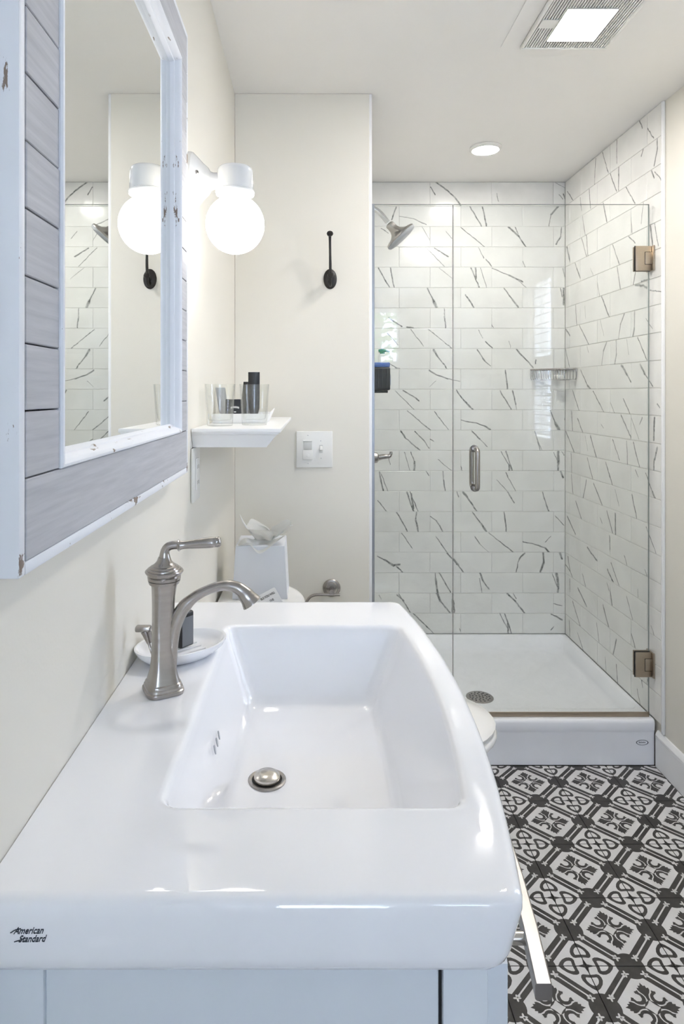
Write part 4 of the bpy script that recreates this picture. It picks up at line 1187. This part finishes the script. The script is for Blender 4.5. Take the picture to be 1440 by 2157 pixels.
obj('seat', B().loft([bring(0.00, BF - 0.016, 0.178, 0.4045), bring(-0.006, BF - 0.002, 0.190, 0.409), bring(-0.008, BF + 0.001, 0.192, 0.418), bring(-0.006, BF - 0.003, 0.189, 0.4255), bring(0.0, BF - 0.010, 0.182, 0.428)]), 'toilet_china', toi, smooth=50)
obj('seat_lid', B().loft([bring(0.00, BF - 0.016, 0.176, 0.4285), bring(-0.006, BF - 0.006, 0.186, 0.432), bring(-0.008, BF - 0.003, 0.188, 0.441), bring(-0.004, BF - 0.012, 0.180, 0.450), bring(0.02, BF - 0.060, 0.140, 0.4555), bring(0.08, BF - 0.160, 0.060, 0.4575)]), 'toilet_china', toi, smooth=50)
for s in (-1, 1):
    obj('seat_hinge', B().tube([(-0.004, TY + s * 0.085, 0.437), (-0.004, TY + s * 0.055, 0.437)], 0.009, 12), 'toilet_china', toi)

# ================================================================= TISSUE BOX
tb = thing('tissue_box', (-0.115, 1.81, LZ), 'white cube tissue box on the toilet tank', 'tissue box')
TD = 1.752
zt_ = px(0, 1150, TD).z
xa0, xb0 = px(489, 1264, TD).x, px(605, 1264, TD).x
xa1, xb1 = px(496, 1150, TD).x, px(599, 1150, TD).x
def tring(x0, x1, z, i=0.0):
    return [Vector((x0 + i, TD + i, z)), Vector((x1 - i, TD + i, z)), Vector((x1 - i, TD + 0.130 - i, z)), Vector((x0 + i, TD + 0.130 - i, z))]
obj('carton', B().loft([tring(xa0, xb0, LZ + 0.0006), tring(xa1, xb1, zt_ - 0.001), tring(xa1, xb1, zt_, 0.001)]), 'card_box', tb, smooth=20)
cx, cy = (xa1 + xb1) / 2, TD + 0.065
obj('opening', B().loft([[Vector((cx + 0.032 * math.cos(t), cy + 0.020 * math.sin(t), zt_ + z)) for t in [2 * math.pi * k / 28 for k in range(28)]] for z in (0.0002, 0.0008)]), 'label_grey', tb, smooth=20)
# crumpled tissue: three folded ribbons of thin paper
def ribbon(ra, rb, nu, nv, amp, seed, b):
    """surface between two polylines with creases"""
    def samp(pl, u):
        t = u * (len(pl) - 1); i = min(int(t), len(pl) - 2); f = t - i
        p0, p1, p2, p3 = pl[max(i - 1, 0)], pl[i], pl[i + 1], pl[min(i + 2, len(pl) - 1)]
        return 0.5 * ((2 * p1) + (p2 - p0) * f + (2 * p0 - 5 * p1 + 4 * p2 - p3) * f * f + (3 * p1 - p0 - 3 * p2 + p3) * f ** 3)
    t = bmesh.new()
    g = []
    for i in range(nu + 1):
        row = []
        A, Bp = samp(ra, i / nu), samp(rb, i / nu)
        for j in range(nv + 1):
            v = j / nv
            p = A.lerp(Bp, v)
            nz = noise.noise_vector(Vector((p.x * 45 + seed, p.y * 45, p.z * 45)))
            p = p + nz * amp * math.sin(math.pi * min(1, v * 1.3))
            p.y += 0.004 * math.sin(9 * i / nu + 5 * v + seed)
            row.append(t.verts.new(p))
        g.append(row)
    for i in range(nu):
        for j in range(nv):
            t.faces.new((g[i][j], g[i + 1][j], g[i + 1][j + 1], g[i][j + 1]))
    r = bmesh.ops.solidify(t, geom=t.faces[:], thickness=0.0006)
    b._merge(t)
def tp_(x, y, dy):
    return px(460 + x / 5.538, 1070 + y / 5.538, TD + dy)
b = B()
# left wing
ribbon([tp_(470, 400, 0.040), tp_(520, 330, 0.050), tp_(600, 300, 0.060), tp_(640, 290, 0.062)],
       [tp_(320, 220, 0.020), tp_(350, 170, 0.035), tp_(400, 125, 0.060), tp_(575, 230, 0.075)], 18, 12, 0.006, 1.0, b)
# right wing
ribbon([tp_(500, 400, 0.040), tp_(560, 390, 0.035), tp_(620, 380, 0.040), tp_(600, 330, 0.065)],
       [tp_(640, 215, 0.070), tp_(800, 130, 0.060), tp_(850, 200, 0.030), tp_(800, 290, 0.010)], 18, 12, 0.007, 4.0, b)
# front flap hanging over the edge
ribbon([tp_(215, 440, 0.010), tp_(300, 350, 0.010), tp_(470, 370, 0.030), tp_(640, 370, 0.030), tp_(790, 310, 0.006)],
       [tp_(215, 445, -0.004), tp_(360, 440, -0.006), tp_(475, 530, -0.009), tp_(620, 440, -0.006), tp_(790, 315, 0.000)], 26, 10, 0.004, 7.0, b)
ribbon([tp_(470, 400, 0.045), tp_(540, 380, 0.045), tp_(600, 400, 0.045)],
       [tp_(330, 250, 0.020), tp_(560, 260, 0.005), tp_(700, 290, 0.015)], 16, 12, 0.007, 9.0, b)
b.tube([tp_(330, 230, 0.02), tp_(285, 160, 0.015), tp_(248, 75, 0.010)], [0.0030, 0.0022, 0.0006], 8, sub=3)
b.tube([tp_(830, 210, 0.03), tp_(868, 200, 0.03)], [0.0016, 0.0008], 6)
tis = obj('tissue', b, 'tissue_white', tb, smooth=80)

# towel notice card leaning between the sink and the tissue box
cd = thing('notice_card', (-0.13, 1.725, LZ), 'white printed towel notice card tilted behind the faucet spout', 'card')
CDY = 1.725
def cp(cx, cy, dy=0.0):
    return px(545 + cx / 26.18, 1230 + cy / 26.18, CDY + dy)
uvec = (cp(840, 190) - cp(150, 560)).normalized()
vvec = Vector((-uvec.z, 0, uvec.x))
o_ = cp(870, 175)
W_ = 0.070
def cpt(u, v, t):
    return o_ + uvec * u + vvec * v + Vector((0, t, 0))
rr = 0.004
zl = LZ + 0.0006
def down(p):
    return p - vvec * ((p.z - zl) / vvec.z)
tl_ = cpt(-W_, 0, 0)
pts = [down(tl_), down(cpt(0, 0, 0)), cpt(0, -rr, 0), cpt(-rr * 0.3, -rr * 0.3, 0), cpt(-rr, 0, 0), tl_]
obj('card_sheet', B().prism(pts, (0, 0.0015, 0)), 'paper_white', cd, smooth=0)
b = B()
text(b, 'ELS YOU WILL', 0.0084, basis(cp(905, 505, -0.0003), uvec, vvec), align='RIGHT', sx=0.78, bold=0.00003)
text(b, 'THE', 0.0084, basis(cp(850, 890, -0.0003), uvec, vvec), align='RIGHT', sx=0.78, bold=0.00003)
obj('print', b, 'ink_black', cd, smooth=0)

# ================================================================= SHOWER PAN
pan = thing('shower_pan', ((XP + XT) / 2, 2.68, 0), 'white acrylic shower base with a raised threshold', 'shower base')
PX0, PX1, PY0, PY1, PZ = XP + 0.001, XT - 0.001, 2.273, D2 - 0.001, ZB - 0.0006
def pl(i, z, fi=0.0, r=0.006, li=None):
    return rrect(PX0 + (i if li is None else li), PX1 - (i if li is None else li), PY0 + i + fi, PY1 - (i if li is None else li), r, z, n=5, m=14)
FZ = 0.098
loops = [rrect(PX0, PX1, PY0 + 0.004, PY1, 0.003, 0.0006, 5, 14), rrect(PX0, PX1, PY0 + 0.004, PY1, 0.003, 0.112, 5, 14), rrect(PX0, PX1, PY0 + 0.0025, PY1, 0.003, 0.119, 5, 14), rrect(PX0, PX1, PY0, PY1, 0.003, 0.125, 5, 14),
         rrect(PX0, PX1, PY0, PY1, 0.003, PZ - 0.012, 5, 14), rrect(PX0, PX1, PY0 + 0.0015, PY1, 0.003, PZ - 0.005, 5, 14), rrect(PX0 + 0.0005, PX1 - 0.0005, PY0 + 0.006, PY1 - 0.0005, 0.003, PZ - 0.0006, 5, 14), rrect(PX0 + 0.001, PX1 - 0.001, PY0 + 0.012, PY1 - 0.001, 0.003, PZ, 5, 14),
         rrect(PX0 + 0.016, PX1 - 0.016, PY0 + 0.082, PY1 - 0.016, 0.02, PZ, 5, 14), rrect(PX0 + 0.020, PX1 - 0.020, PY0 + 0.088, PY1 - 0.020, 0.02, PZ - 0.002, 5, 14),
         rrect(PX0 + 0.038, PX1 - 0.038, PY0 + 0.108, PY1 - 0.052, 0.03, FZ + 0.018, 5, 14), rrect(PX0 + 0.046, PX1 - 0.046, PY0 + 0.120, PY1 - 0.064, 0.03, FZ + 0.009, 5, 14), rrect(PX0 + 0.066, PX1 - 0.066, PY0 + 0.135, PY1 - 0.085, 0.03, FZ + 0.005, 5, 14)]
PC = ((1010 - VX) / F * 2.572, 2.572)
for s, z in ((0.5, FZ + 0.002), (0.14, FZ)):
    l = rrect(PX0 + 0.07, PX1 - 0.07, PY0 + 0.14, PY1 - 0.09, 0.03, z, 5, 14)
    loops.append([Vector((PC[0] + (p.x - PC[0]) * s, PC[1] + (p.y - PC[1]) * s, z)) for p in l])
obj('pan_body', B().loft(loops, cap0=True), 'acrylic', pan, smooth=45)
dn = obj('drain_plate', B().lathe([(0.053, 0), (0.053, 0.0016), (0.050, 0.0030), (0.005, 0.0030)], (PC[0], PC[1], FZ + 0.0003), seg=44), 'nickel', pan)
for ring, n in ((0.0, 1), (0.014, 6), (0.027, 11), (0.038, 14)):
    for k in range(n):
        t = 2 * math.pi * (k + 0.3 * ring * 100 % 1) / n
        obj('drain_hole', B().lathe([(0.0036, 0), (0.0036, 0.0003)], (PC[0] + ring * math.cos(t), PC[1] + ring * math.sin(t), FZ + 0.0032), seg=10), 'gasket_black', dn)
# maker's badge on the threshold (unreadable lettering)
lc = px(1352, 1564, PY0 + 0.004)
b = B()
def el(s, y):
    return [Vector((lc.x + 0.0215 * s * math.cos(t), y, lc.z + 0.0092 * s * math.sin(t))) for t in [2 * math.pi * k / 40 for k in range(40)]]
yb = PY0 + 0.004
b.loft([el(1, yb - 0.0002), el(1, yb - 0.0008), el(0.84, yb - 0.0008), el(0.84, yb - 0.0002)], False, False)
for k in range(6):
    b.box(lc.x - 0.012 + k * 0.0041, lc.x - 0.012 + k * 0.0041 + 0.0026, yb - 0.0006, yb - 0.0002, lc.z - 0.002, lc.z + 0.0028 - 0.0006 * (k % 2))
obj('badge', b, 'label_grey', pan, smooth=0, label='small grey oval maker badge')

# ================================================================= GLASS
DG = 2.300
ZG = H + (VY - 431) * DG / F
XJ = (953.5 - VX) / F * DG
fp_ = thing('glass_panel', ((XP + XJ) / 2, DG, PZ), 'fixed clear glass panel of the shower beside the partition wall', 'glass panel')
def pane(name, x0, x1, z0, z1, par):
    b = B().box(x0, x1, DG - 0.0045, DG + 0.0045, z0, z1)
    o = obj(name, b, ['door_glass', 'glass_edge'], par, smooth=0)
    for pl_ in o.data.polygons:
        if abs(pl_.normal.y) < 0.5:
            pl_.material_index = 1
    return o
pane('pane', XP + 0.004, XJ - 0.0012, PZ + 0.004, ZG, fp_)
b = B()
cw_ = (795 - 783.5) / F * DG
b.box(XP + 0.0006, XP + 0.0006 + cw_, DG - 0.0105, DG - 0.0050, PZ + 0.001, ZG, 0.0006, 1)
b.box(XP + 0.0006, XP + 0.0006 + cw_, DG + 0.0050, DG + 0.0105, PZ + 0.001, ZG, 0.0006, 1)
b.box(XP + 0.0006, XP + 0.0036, DG - 0.0050, DG + 0.0050, PZ + 0.001, ZG)
obj('wall_channel', b, 'aluminium', fp_)
b = B()
b.box(XP + 0.02, XJ - 0.001, DG - 0.0100, DG - 0.0050, PZ + 0.0002, PZ + 0.014, 0.0006, 1)
b.box(XP + 0.02, XJ - 0.001, DG + 0.0050, DG + 0.0100, PZ + 0.0002, PZ + 0.014, 0.0006, 1)
obj('sill_channel', b, 'aluminium', fp_)

dr_ = thing('shower_door', ((XJ + XT) / 2, DG, PZ), 'clear glass shower door hinged to the right tiled wall', 'shower door')
XD1 = XT - 0.010
pane('pane', XJ + 0.0012, XD1, PZ + 0.012, ZG, dr_)
obj('bottom_sweep', B().box(XJ + 0.002, XD1 - 0.001, DG - 0.0075, DG - 0.0047, PZ + 0.001, PZ + 0.018, 0.0008, 1).box(XJ + 0.002, XD1 - 0.001, DG - 0.0047, DG + 0.0047, PZ + 0.0008, PZ + 0.0115, 0.0004, 1), 'hinge_nickel', dr_)
for yc in (545.5, 1397.5):
    zc = H - (yc - VY) * DG / F
    hh = 0.0435
    hg = obj('hinge', B().box(XD1 - 0.051, XD1 + 0.003, DG - 0.0135, DG - 0.0062, zc - hh, zc + hh, 0.0022, 2), 'hinge_nickel', dr_)
    obj('gasket', B().box(XD1 - 0.0525, XD1 + 0.001, DG - 0.0064, DG - 0.0046, zc - hh - 0.001, zc + hh + 0.001), 'gasket_black', hg, smooth=0)
    obj('back_plate', B().box(XD1 - 0.051, XD1 + 0.003, DG + 0.0050, DG + 0.0125, zc - hh, zc + hh, 0.0022, 2), 'hinge_nickel', hg)
    obj('knuckle', B().box(XD1 - 0.0190, XT - 0.003, DG - 0.0145, DG - 0.0050, zc - 0.021, zc + 0.021, 0.0014, 2), 'hinge_nickel', hg)
    obj('knuckle_gap', B().box(XD1 - 0.0202, XD1 + 0.0030, DG - 0.0139, DG - 0.0120, zc - 0.0222, zc + 0.0222), 'gasket_black', hg, smooth=0)
    obj('wall_plate', B().box(XT - 0.0062, XT - 0.0004, DG - 0.026, DG + 0.026, zc - hh, zc + hh, 0.0018, 2), 'hinge_nickel', hg)
# back to back pull handle
zA, zB_ = H - (945 - VY) * DG / F, H - (1028 - VY) * DG / F
xh = (999 - VX) / F * DG
def hpath(s):
    pr = 0.036
    y = lambda t: DG + s * (0.0047 + t)
    return [(xh, y(0), zA), (xh, y(pr * 0.55), zA), (xh, y(pr * 0.9), zA - 0.005), (xh, y(pr), zA - 0.018), (xh, y(pr), (zA + zB_) / 2), (xh, y(pr), zB_ + 0.018), (xh, y(pr * 0.9), zB_ + 0.005), (xh, y(pr * 0.55), zB_), (xh, y(0), zB_)]
for s in (-1, 1):
    hn = obj('pull_handle', B().tube(hpath(s), 0.0088, 18, sub=5), 'nickel', dr_, smooth=60)
    for z in (zA, zB_):
        obj('washer', B().lathe([(0.0125, 0), (0.0125, 0.002)], (xh, DG + s * 0.0047, z), axis=(0, s, 0), seg=24), 'nickel', hn)

# ================================================================= SHOWER FITTINGS
shh = thing('showerhead', (XP, 2.66, 2.0), 'brushed nickel bell shaped shower head from the left shower wall', 'shower head')
SD = 2.66
def sp2(cx, cy, dy=0.0):
    return px(780 + cx / 10.286, 380 + cy / 10.286, SD + dy)
KS = SD / F / 10.286
obj('shower_arm', B().tube([Vector((XP + 0.0006, SD, sp2(0, 560).z)), Vector((XP + 0.03, SD, sp2(0, 565).z)), sp2(180, 680), sp2(370, 905)], [0.0105, 0.0105, 0.0105, 0.0105], 16, sub=4), 'chrome', shh, smooth=60)
obj('arm_flange', B().lathe([(0.028, 0.0004), (0.028, 0.003), (0.018, 0.008), (0.012, 0.009)], (XP, SD, sp2(0, 560).z), axis=(1, 0, 0), seg=30), 'chrome', shh)
ax = (sp2(690, 1260) - sp2(395, 940)).normalized()
o0 = sp2(395, 935)
obj('bell', B().lathe([(60 * KS, 0), (92 * KS, 20 * KS), (100 * KS, 50 * KS), (96 * KS, 90 * KS), (102 * KS, 160 * KS), (130 * KS, 230 * KS), (200 * KS, 290 * KS), (300 * KS, 322 * KS), (352 * KS, 340 * KS), (362 * KS, 356 * KS), (364 * KS, 376 * KS)], o0, axis=ax, seg=44), 'nickel', shh, smooth=50)
fcp = obj('spray_face', B().lathe([(364 * KS, 378 * KS), (372 * KS, 384 * KS), (366 * KS, 410 * KS), (340 * KS, 440 * KS), (250 * KS, 462 * KS), (5 * KS, 470 * KS)], o0, axis=ax, seg=44), 'sachet_silver', shh, smooth=50)
# lower valve trim handle
vc = px(800, 962, 2.62)
vl = thing('shower_valve', (XP, 2.62, vc.z - 0.05), 'brushed nickel shower valve lever on the left shower wall', 'valve')
obj('escutcheon', B().lathe([(0.070, 0.0004), (0.070, 0.004), (0.060, 0.010), (0.030, 0.013)], (XP, 2.62, vc.z - 0.004), axis=(1, 0, 0), seg=40), 'nickel', vl)
obj('valve_stem', B().lathe([(0.026, 0), (0.024, 0.03), (0.020, 0.05), (0.012, 0.056)], (XP + 0.012, 2.62, vc.z - 0.004), axis=(1, 0, 0), seg=28), 'nickel', vl)
obj('valve_lever', B().tube([(XP + 0.060, 2.62, vc.z - 0.006), (XP + 0.085, 2.62, vc.z), (XP + 0.108, 2.62, vc.z + 0.002), (XP + 0.116, 2.62, vc.z + 0.010), (XP + 0.117, 2.62, vc.z + 0.020)], [0.012, 0.0105, 0.009, 0.0062, 0.0055], 14, sub=4), 'nickel', vl, smooth=60)
# soap dispenser and bottle on the left shower wall
DD = 2.70
dsp = thing('soap_dispenser', (XP, DD, 1.29), 'black ribbed soap dispenser with blue top on the left shower wall', 'dispenser')
xr = px(819.5, 800, DD).x
z0, z1, z2 = px(0, 822, DD).z, px(0, 774, DD).z, px(0, 764, DD).z
obj('housing', B().box(XP + 0.0006, xr, DD - 0.04, DD + 0.10, z0, z1, 0.006, 3), 'black_plastic', dsp)
for k in range(6):
    xx = XP + 0.012 + k * (xr - XP - 0.02) / 5.5
    obj('rib', B().box(xx, xx + 0.006, DD - 0.0425, DD - 0.0398, z0 + 0.008, z1 - 0.006, 0.001, 1), 'black_plastic', dsp)
obj('blue_lid', B().box(XP + 0.0006, xr - 0.001, DD - 0.038, DD + 0.098, z1 + 0.0002, z2, 0.004, 2), 'blue_gel', dsp)
obj('blue_window', B().box(xr + 0.0002, xr + 0.003, DD - 0.02, DD + 0.08, z0 + 0.02, z1 - 0.03, 0.001, 1), 'blue_gel', dsp)
obj('pump_foot', B().box(XP + 0.01, px(815, 800, DD).x, DD - 0.03, DD + 0.05, z0 - 0.011, z0 - 0.0002, 0.003, 2), 'black_plastic', dsp)
bt = thing('pump_bottle', (px(806, 0, DD + 0.02).x, DD + 0.02, z2), 'clear pump bottle with teal head on top of the dispenser', 'bottle')
bxx = px(805, 0, DD + 0.02).x
zt2 = px(0, 746, DD + 0.02).z
obj('bottle_body', B().lathe([(0.016, 0), (0.018, 0.002), (0.018, zt2 - z2 - 0.008), (0.010, zt2 - z2), (0.009, zt2 - z2 + 0.002)], (bxx, DD + 0.02, z2 + 0.0004), seg=28), 'cup_glass', bt, smooth=50)
obj('pump_head', B().lathe([(0.010, 0), (0.011, 0.006), (0.006, 0.008), (0.005, 0.012)], (bxx, DD + 0.02, zt2 + 0.0022), seg=20).tube([(bxx - 0.016, DD + 0.02, zt2 + 0.013), (bxx, DD + 0.02, zt2 + 0.015), (bxx + 0.018, DD + 0.02, zt2 + 0.014), (bxx + 0.030, DD + 0.02, zt2 + 0.010)], [0.006, 0.008, 0.005, 0.003], 12), 'teal_plastic', bt)
# corner wire basket
bk = thing('corner_basket', (XT - 0.10, D2 - 0.08, px(0, 802, 3.0).z), 'chrome wire corner basket on the shower tile', 'basket')
bzt, bzb = px(0, 779, 3.05).z, px(0, 800, 3.05).z
xL_ = px(1117.5, 0, D2 - 0.008).x
ya = D2 - 0.006
yf = XT * F / (1216 - VX)                  # front end on the right wall
def bpt(t, z, s=1.0):
    """curve from back wall end (t=0) bulging to the right wall end (t=1)"""
    p0, p1, p2 = Vector((xL_, ya, 0)), Vector((xL_ + 0.035, yf + 0.004, 0)), Vector((XT - 0.006, yf, 0))
    p = p0 * (1 - t) ** 2 + p1 * 2 * t * (1 - t) + p2 * t * t
    cc = Vector((XT - 0.006, ya, 0))
    p = cc + (p - cc) * s
    return Vector((p.x, p.y, z))
obj('top_rail', B().tube([bpt(k / 16, bzt) for k in range(17)] + [Vector((XT - 0.005, ya, bzt)), bpt(0, bzt)], 0.0042, 10), 'nickel', bk)
obj('bottom_rail', B().tube([bpt(k / 16, bzb, 0.97) for k in range(17)] + [Vector((XT - 0.005, ya, bzb)), bpt(0, bzb, 0.97)], 0.0018, 8), 'chrome', bk)
for k in range(19):
    t = k / 18
    obj('wire', B().tube([bpt(t, bzt - 0.002), bpt(t, bzb + 0.006, 0.99), bpt(t, bzb, 0.97), Vector((XT - 0.006, bpt(t, 0, 0.9).y, bzb)) if k > 8 else Vector((bpt(t, 0, 0.9).x, ya, bzb))], 0.0017, 6), 'nickel', bk)
sb = thing('soap_bar', (XT - 0.05, D2 - 0.045, bzb + 0.002), 'pale soap bar lying in the corner basket', 'soap')
obj('bar', B().box(XT - 0.075, XT - 0.030, D2 - 0.060, D2 - 0.030, bzb + 0.0026, bzb + 0.022, 0.006, 3), 'plastic_white', sb)

# ================================================================= CEILING FIXTURES
KC = (ZC - H) * F
def cpx(x, y):
    d = KC / (VY - y)
    return ((x - VX) / F * d, d)
vx0, vy1 = cpx(1095, 97); vx1, _ = cpx(1275, 97)
vs = vx1 - vx0
vy0 = vy1 - 0.265
fan = thing('exhaust_fan', ((vx0 + vx1) / 2, (vy0 + vy1) / 2, ZC - 0.012), 'square ceiling exhaust fan grille with a lit panel', 'exhaust fan')
b = B()
fw = 0.009
for (x0, x1, y0, y1) in ((vx0, vx1, vy1 - fw, vy1), (vx0, vx1, vy0, vy0 + fw), (vx0, vx0 + fw, vy0 + fw, vy1 - fw), (vx1 - fw, vx1, vy0 + fw, vy1 - fw)):
    b.box(x0, x1, y0, y1, ZC - 0.012, ZC - 0.0004, 0.002, 2)
obj('frame', b, 'plastic_white', fan)
obj('mounting_flange', B().box(vx0 - 0.055, vx0 - 0.0005, vy0 - 0.02, vy1 + 0.004, ZC - 0.0024, ZC - 0.0004, 0.0008, 1), 'ceiling_paint', fan)
obj('grille_back', B().box(vx0 + 0.004, vx1 - 0.004, vy0 + 0.004, vy1 - 0.004, ZC - 0.0028, ZC - 0.0006), 'gasket_black', fan, smooth=0)
b = B()
n = 32
for k in range(n):
    xx = vx0 + fw + (k + 0.35) * (vs - 2 * fw) / n
    b.box(xx, xx + (vs - 2 * fw) / n * 0.55, vy0 + fw, vy1 - fw, ZC - 0.0100, ZC - 0.0060)
gr = obj('grille_slats', b, 'plastic_white', fan, smooth=0)
gr['kind'] = 'stuff'
lx0, ly1 = cpx(1152, 76); lx1, _ = cpx(1249, 76)
_, ly0 = cpx(1190, 9)
obj('light_housing', B().box(lx0 - 0.0015, lx1 + 0.0015, ly0 - 0.0015, ly1 + 0.0015, ZC - 0.0140, ZC - 0.0102, 0.0006, 1), 'plastic_white', fan)
obj('light_panel', B().poly([(lx0, ly0, ZC - 0.0142), (lx0, ly1, ZC - 0.0142), (lx1, ly1, ZC - 0.0142), (lx1, ly0, ZC - 0.0142)]), 'fan_diffuser', fan, smooth=0)
sx0, sy1 = cpx(1128, 52); 
obj('sensor_patch', B().box(vx0 + fw + 0.002, lx0 - 0.004, 1.725, 1.765, ZC - 0.0125, ZC - 0.0102, 0.0008, 1), 'plastic_white', fan)
rx, ry = cpx(1022, 311)
dl = thing('recessed_light', (rx, ry, ZC - 0.012), 'round lit recessed ceiling light above the shower', 'downlight')
obj('trim_ring', B().lathe([(0.0640, -0.0004), (0.0640, -0.006), (0.0600, -0.0110), (0.0530, -0.0125), (0.0520, -0.0090)], (rx, ry, ZC), seg=48, cap1=False), 'plastic_white', dl)
obj('lens', B().lathe([(0.0525, -0.0085), (0.0520, -0.0115), (0.040, -0.0130), (0.002, -0.0138)], (rx, ry, ZC), seg=44), 'can_diffuser', dl)

# ================================================================= TOWEL RACK (seen in the shower glass)
rk = thing('towel_rack', (XR - 0.12, 0.25, 1.40), 'chrome towel rack on the right wall opposite the vanity', 'towel rack')
for xx in (XR - 0.20, XR - 0.14, XR - 0.08):
    obj('bar', B().tube([(xx, -0.02, 1.405), (xx, 0.50, 1.405)], 0.006, 12), 'chrome', rk)
for yy in (-0.02, 0.50):
    obj('bracket', B().tube([(XR - 0.21, yy, 1.405), (XR - 0.0006, yy, 1.405)], 0.008, 12), 'chrome', rk)
obj('hanging_bar', B().tube([(XR - 0.09, -0.02, 1.335), (XR - 0.09, 0.50, 1.335)], 0.006, 12), 'chrome', rk)
for yy in (-0.02, 0.50):
    obj('bracket', B().tube([(XR - 0.09, yy, 1.335), (XR - 0.09, yy, 1.398)], 0.006, 10), 'chrome', rk)
for k, nm in enumerate(('rolled white towel at the near end of the towel rack', 'rolled white towel in the middle of the towel rack', 'rolled white towel at the far end of the towel rack')):
    yy = 0.07 + k * 0.155
    t = tagg(obj('rolled_towel', B().lathe([(0.058, 0), (0.066, 0.006), (0.068, 0.02), (0.068, 0.19), (0.064, 0.206), (0.056, 0.21)], (XR - 0.235, yy, 1.4795), axis=(1, 0, 0), seg=32), 'towel_white', smooth=60), nm, 'towel', 'rolled towels on the rack')
lo = []
for k, (dx, z) in enumerate(((-0.010, 0.98), (-0.010, 1.20), (-0.010, 1.330), (-0.006, 1.342), (0.0, 1.3455), (0.006, 1.342), (0.010, 1.330), (0.010, 1.20), (0.010, 1.06))):
    lo.append((dx, z))
def tw_loop(y):
    o_l = [Vector((XR - 0.09 + dx * 1.5, y, z + 0.003)) for dx, z in lo] + [Vector((XR - 0.09 + dx * 0.9, y, z - 0.001 if 0 < i < 8 else z + 0.003)) for i, (dx, z) in list(enumerate(lo))[::-1]]
    return o_l
tagg(obj('hanging_towel', B().loft([tw_loop(0.08), tw_loop(0.24), tw_loop(0.40)]), 'towel_white', smooth=40), 'white towel folded over the lower bar of the towel rack', 'towel')

# ================================================================= GARDEN TREE OUTSIDE THE REAR WINDOW
tree = thing('garden_tree', (0.9, -5.2, -0.1), 'leafy garden tree outside the window behind the viewer', 'tree')
obj('trunk', B().tube([(0.9, -5.2, -0.1), (0.92, -5.2, 1.2), (1.0, -5.25, 2.4)], [0.10, 0.08, 0.05], 10), 'bark', tree)
lb = bmesh.new()
rnd = random.Random(3)
for k in range(900):
    p = Vector((rnd.gauss(1.1, 0.55), rnd.gauss(-5.2, 0.4), rnd.gauss(2.3, 0.45)))
    q = Matrix.Rotation(rnd.uniform(0, 6.28), 3, 'Z') @ Matrix.Rotation(rnd.uniform(0, 3.14), 3, 'X')
    s = rnd.uniform(0.05, 0.10)
    lb.faces.new([lb.verts.new(p + q @ Vector(v) * s) for v in ((-1, 0, 0), (-0.2, -0.45, 0), (0.9, 0, 0.15), (-0.2, 0.45, 0))])
bb = B(); bb._merge(lb)
obj('foliage', bb, 'leaf_green', tree, smooth=0, kind='stuff')
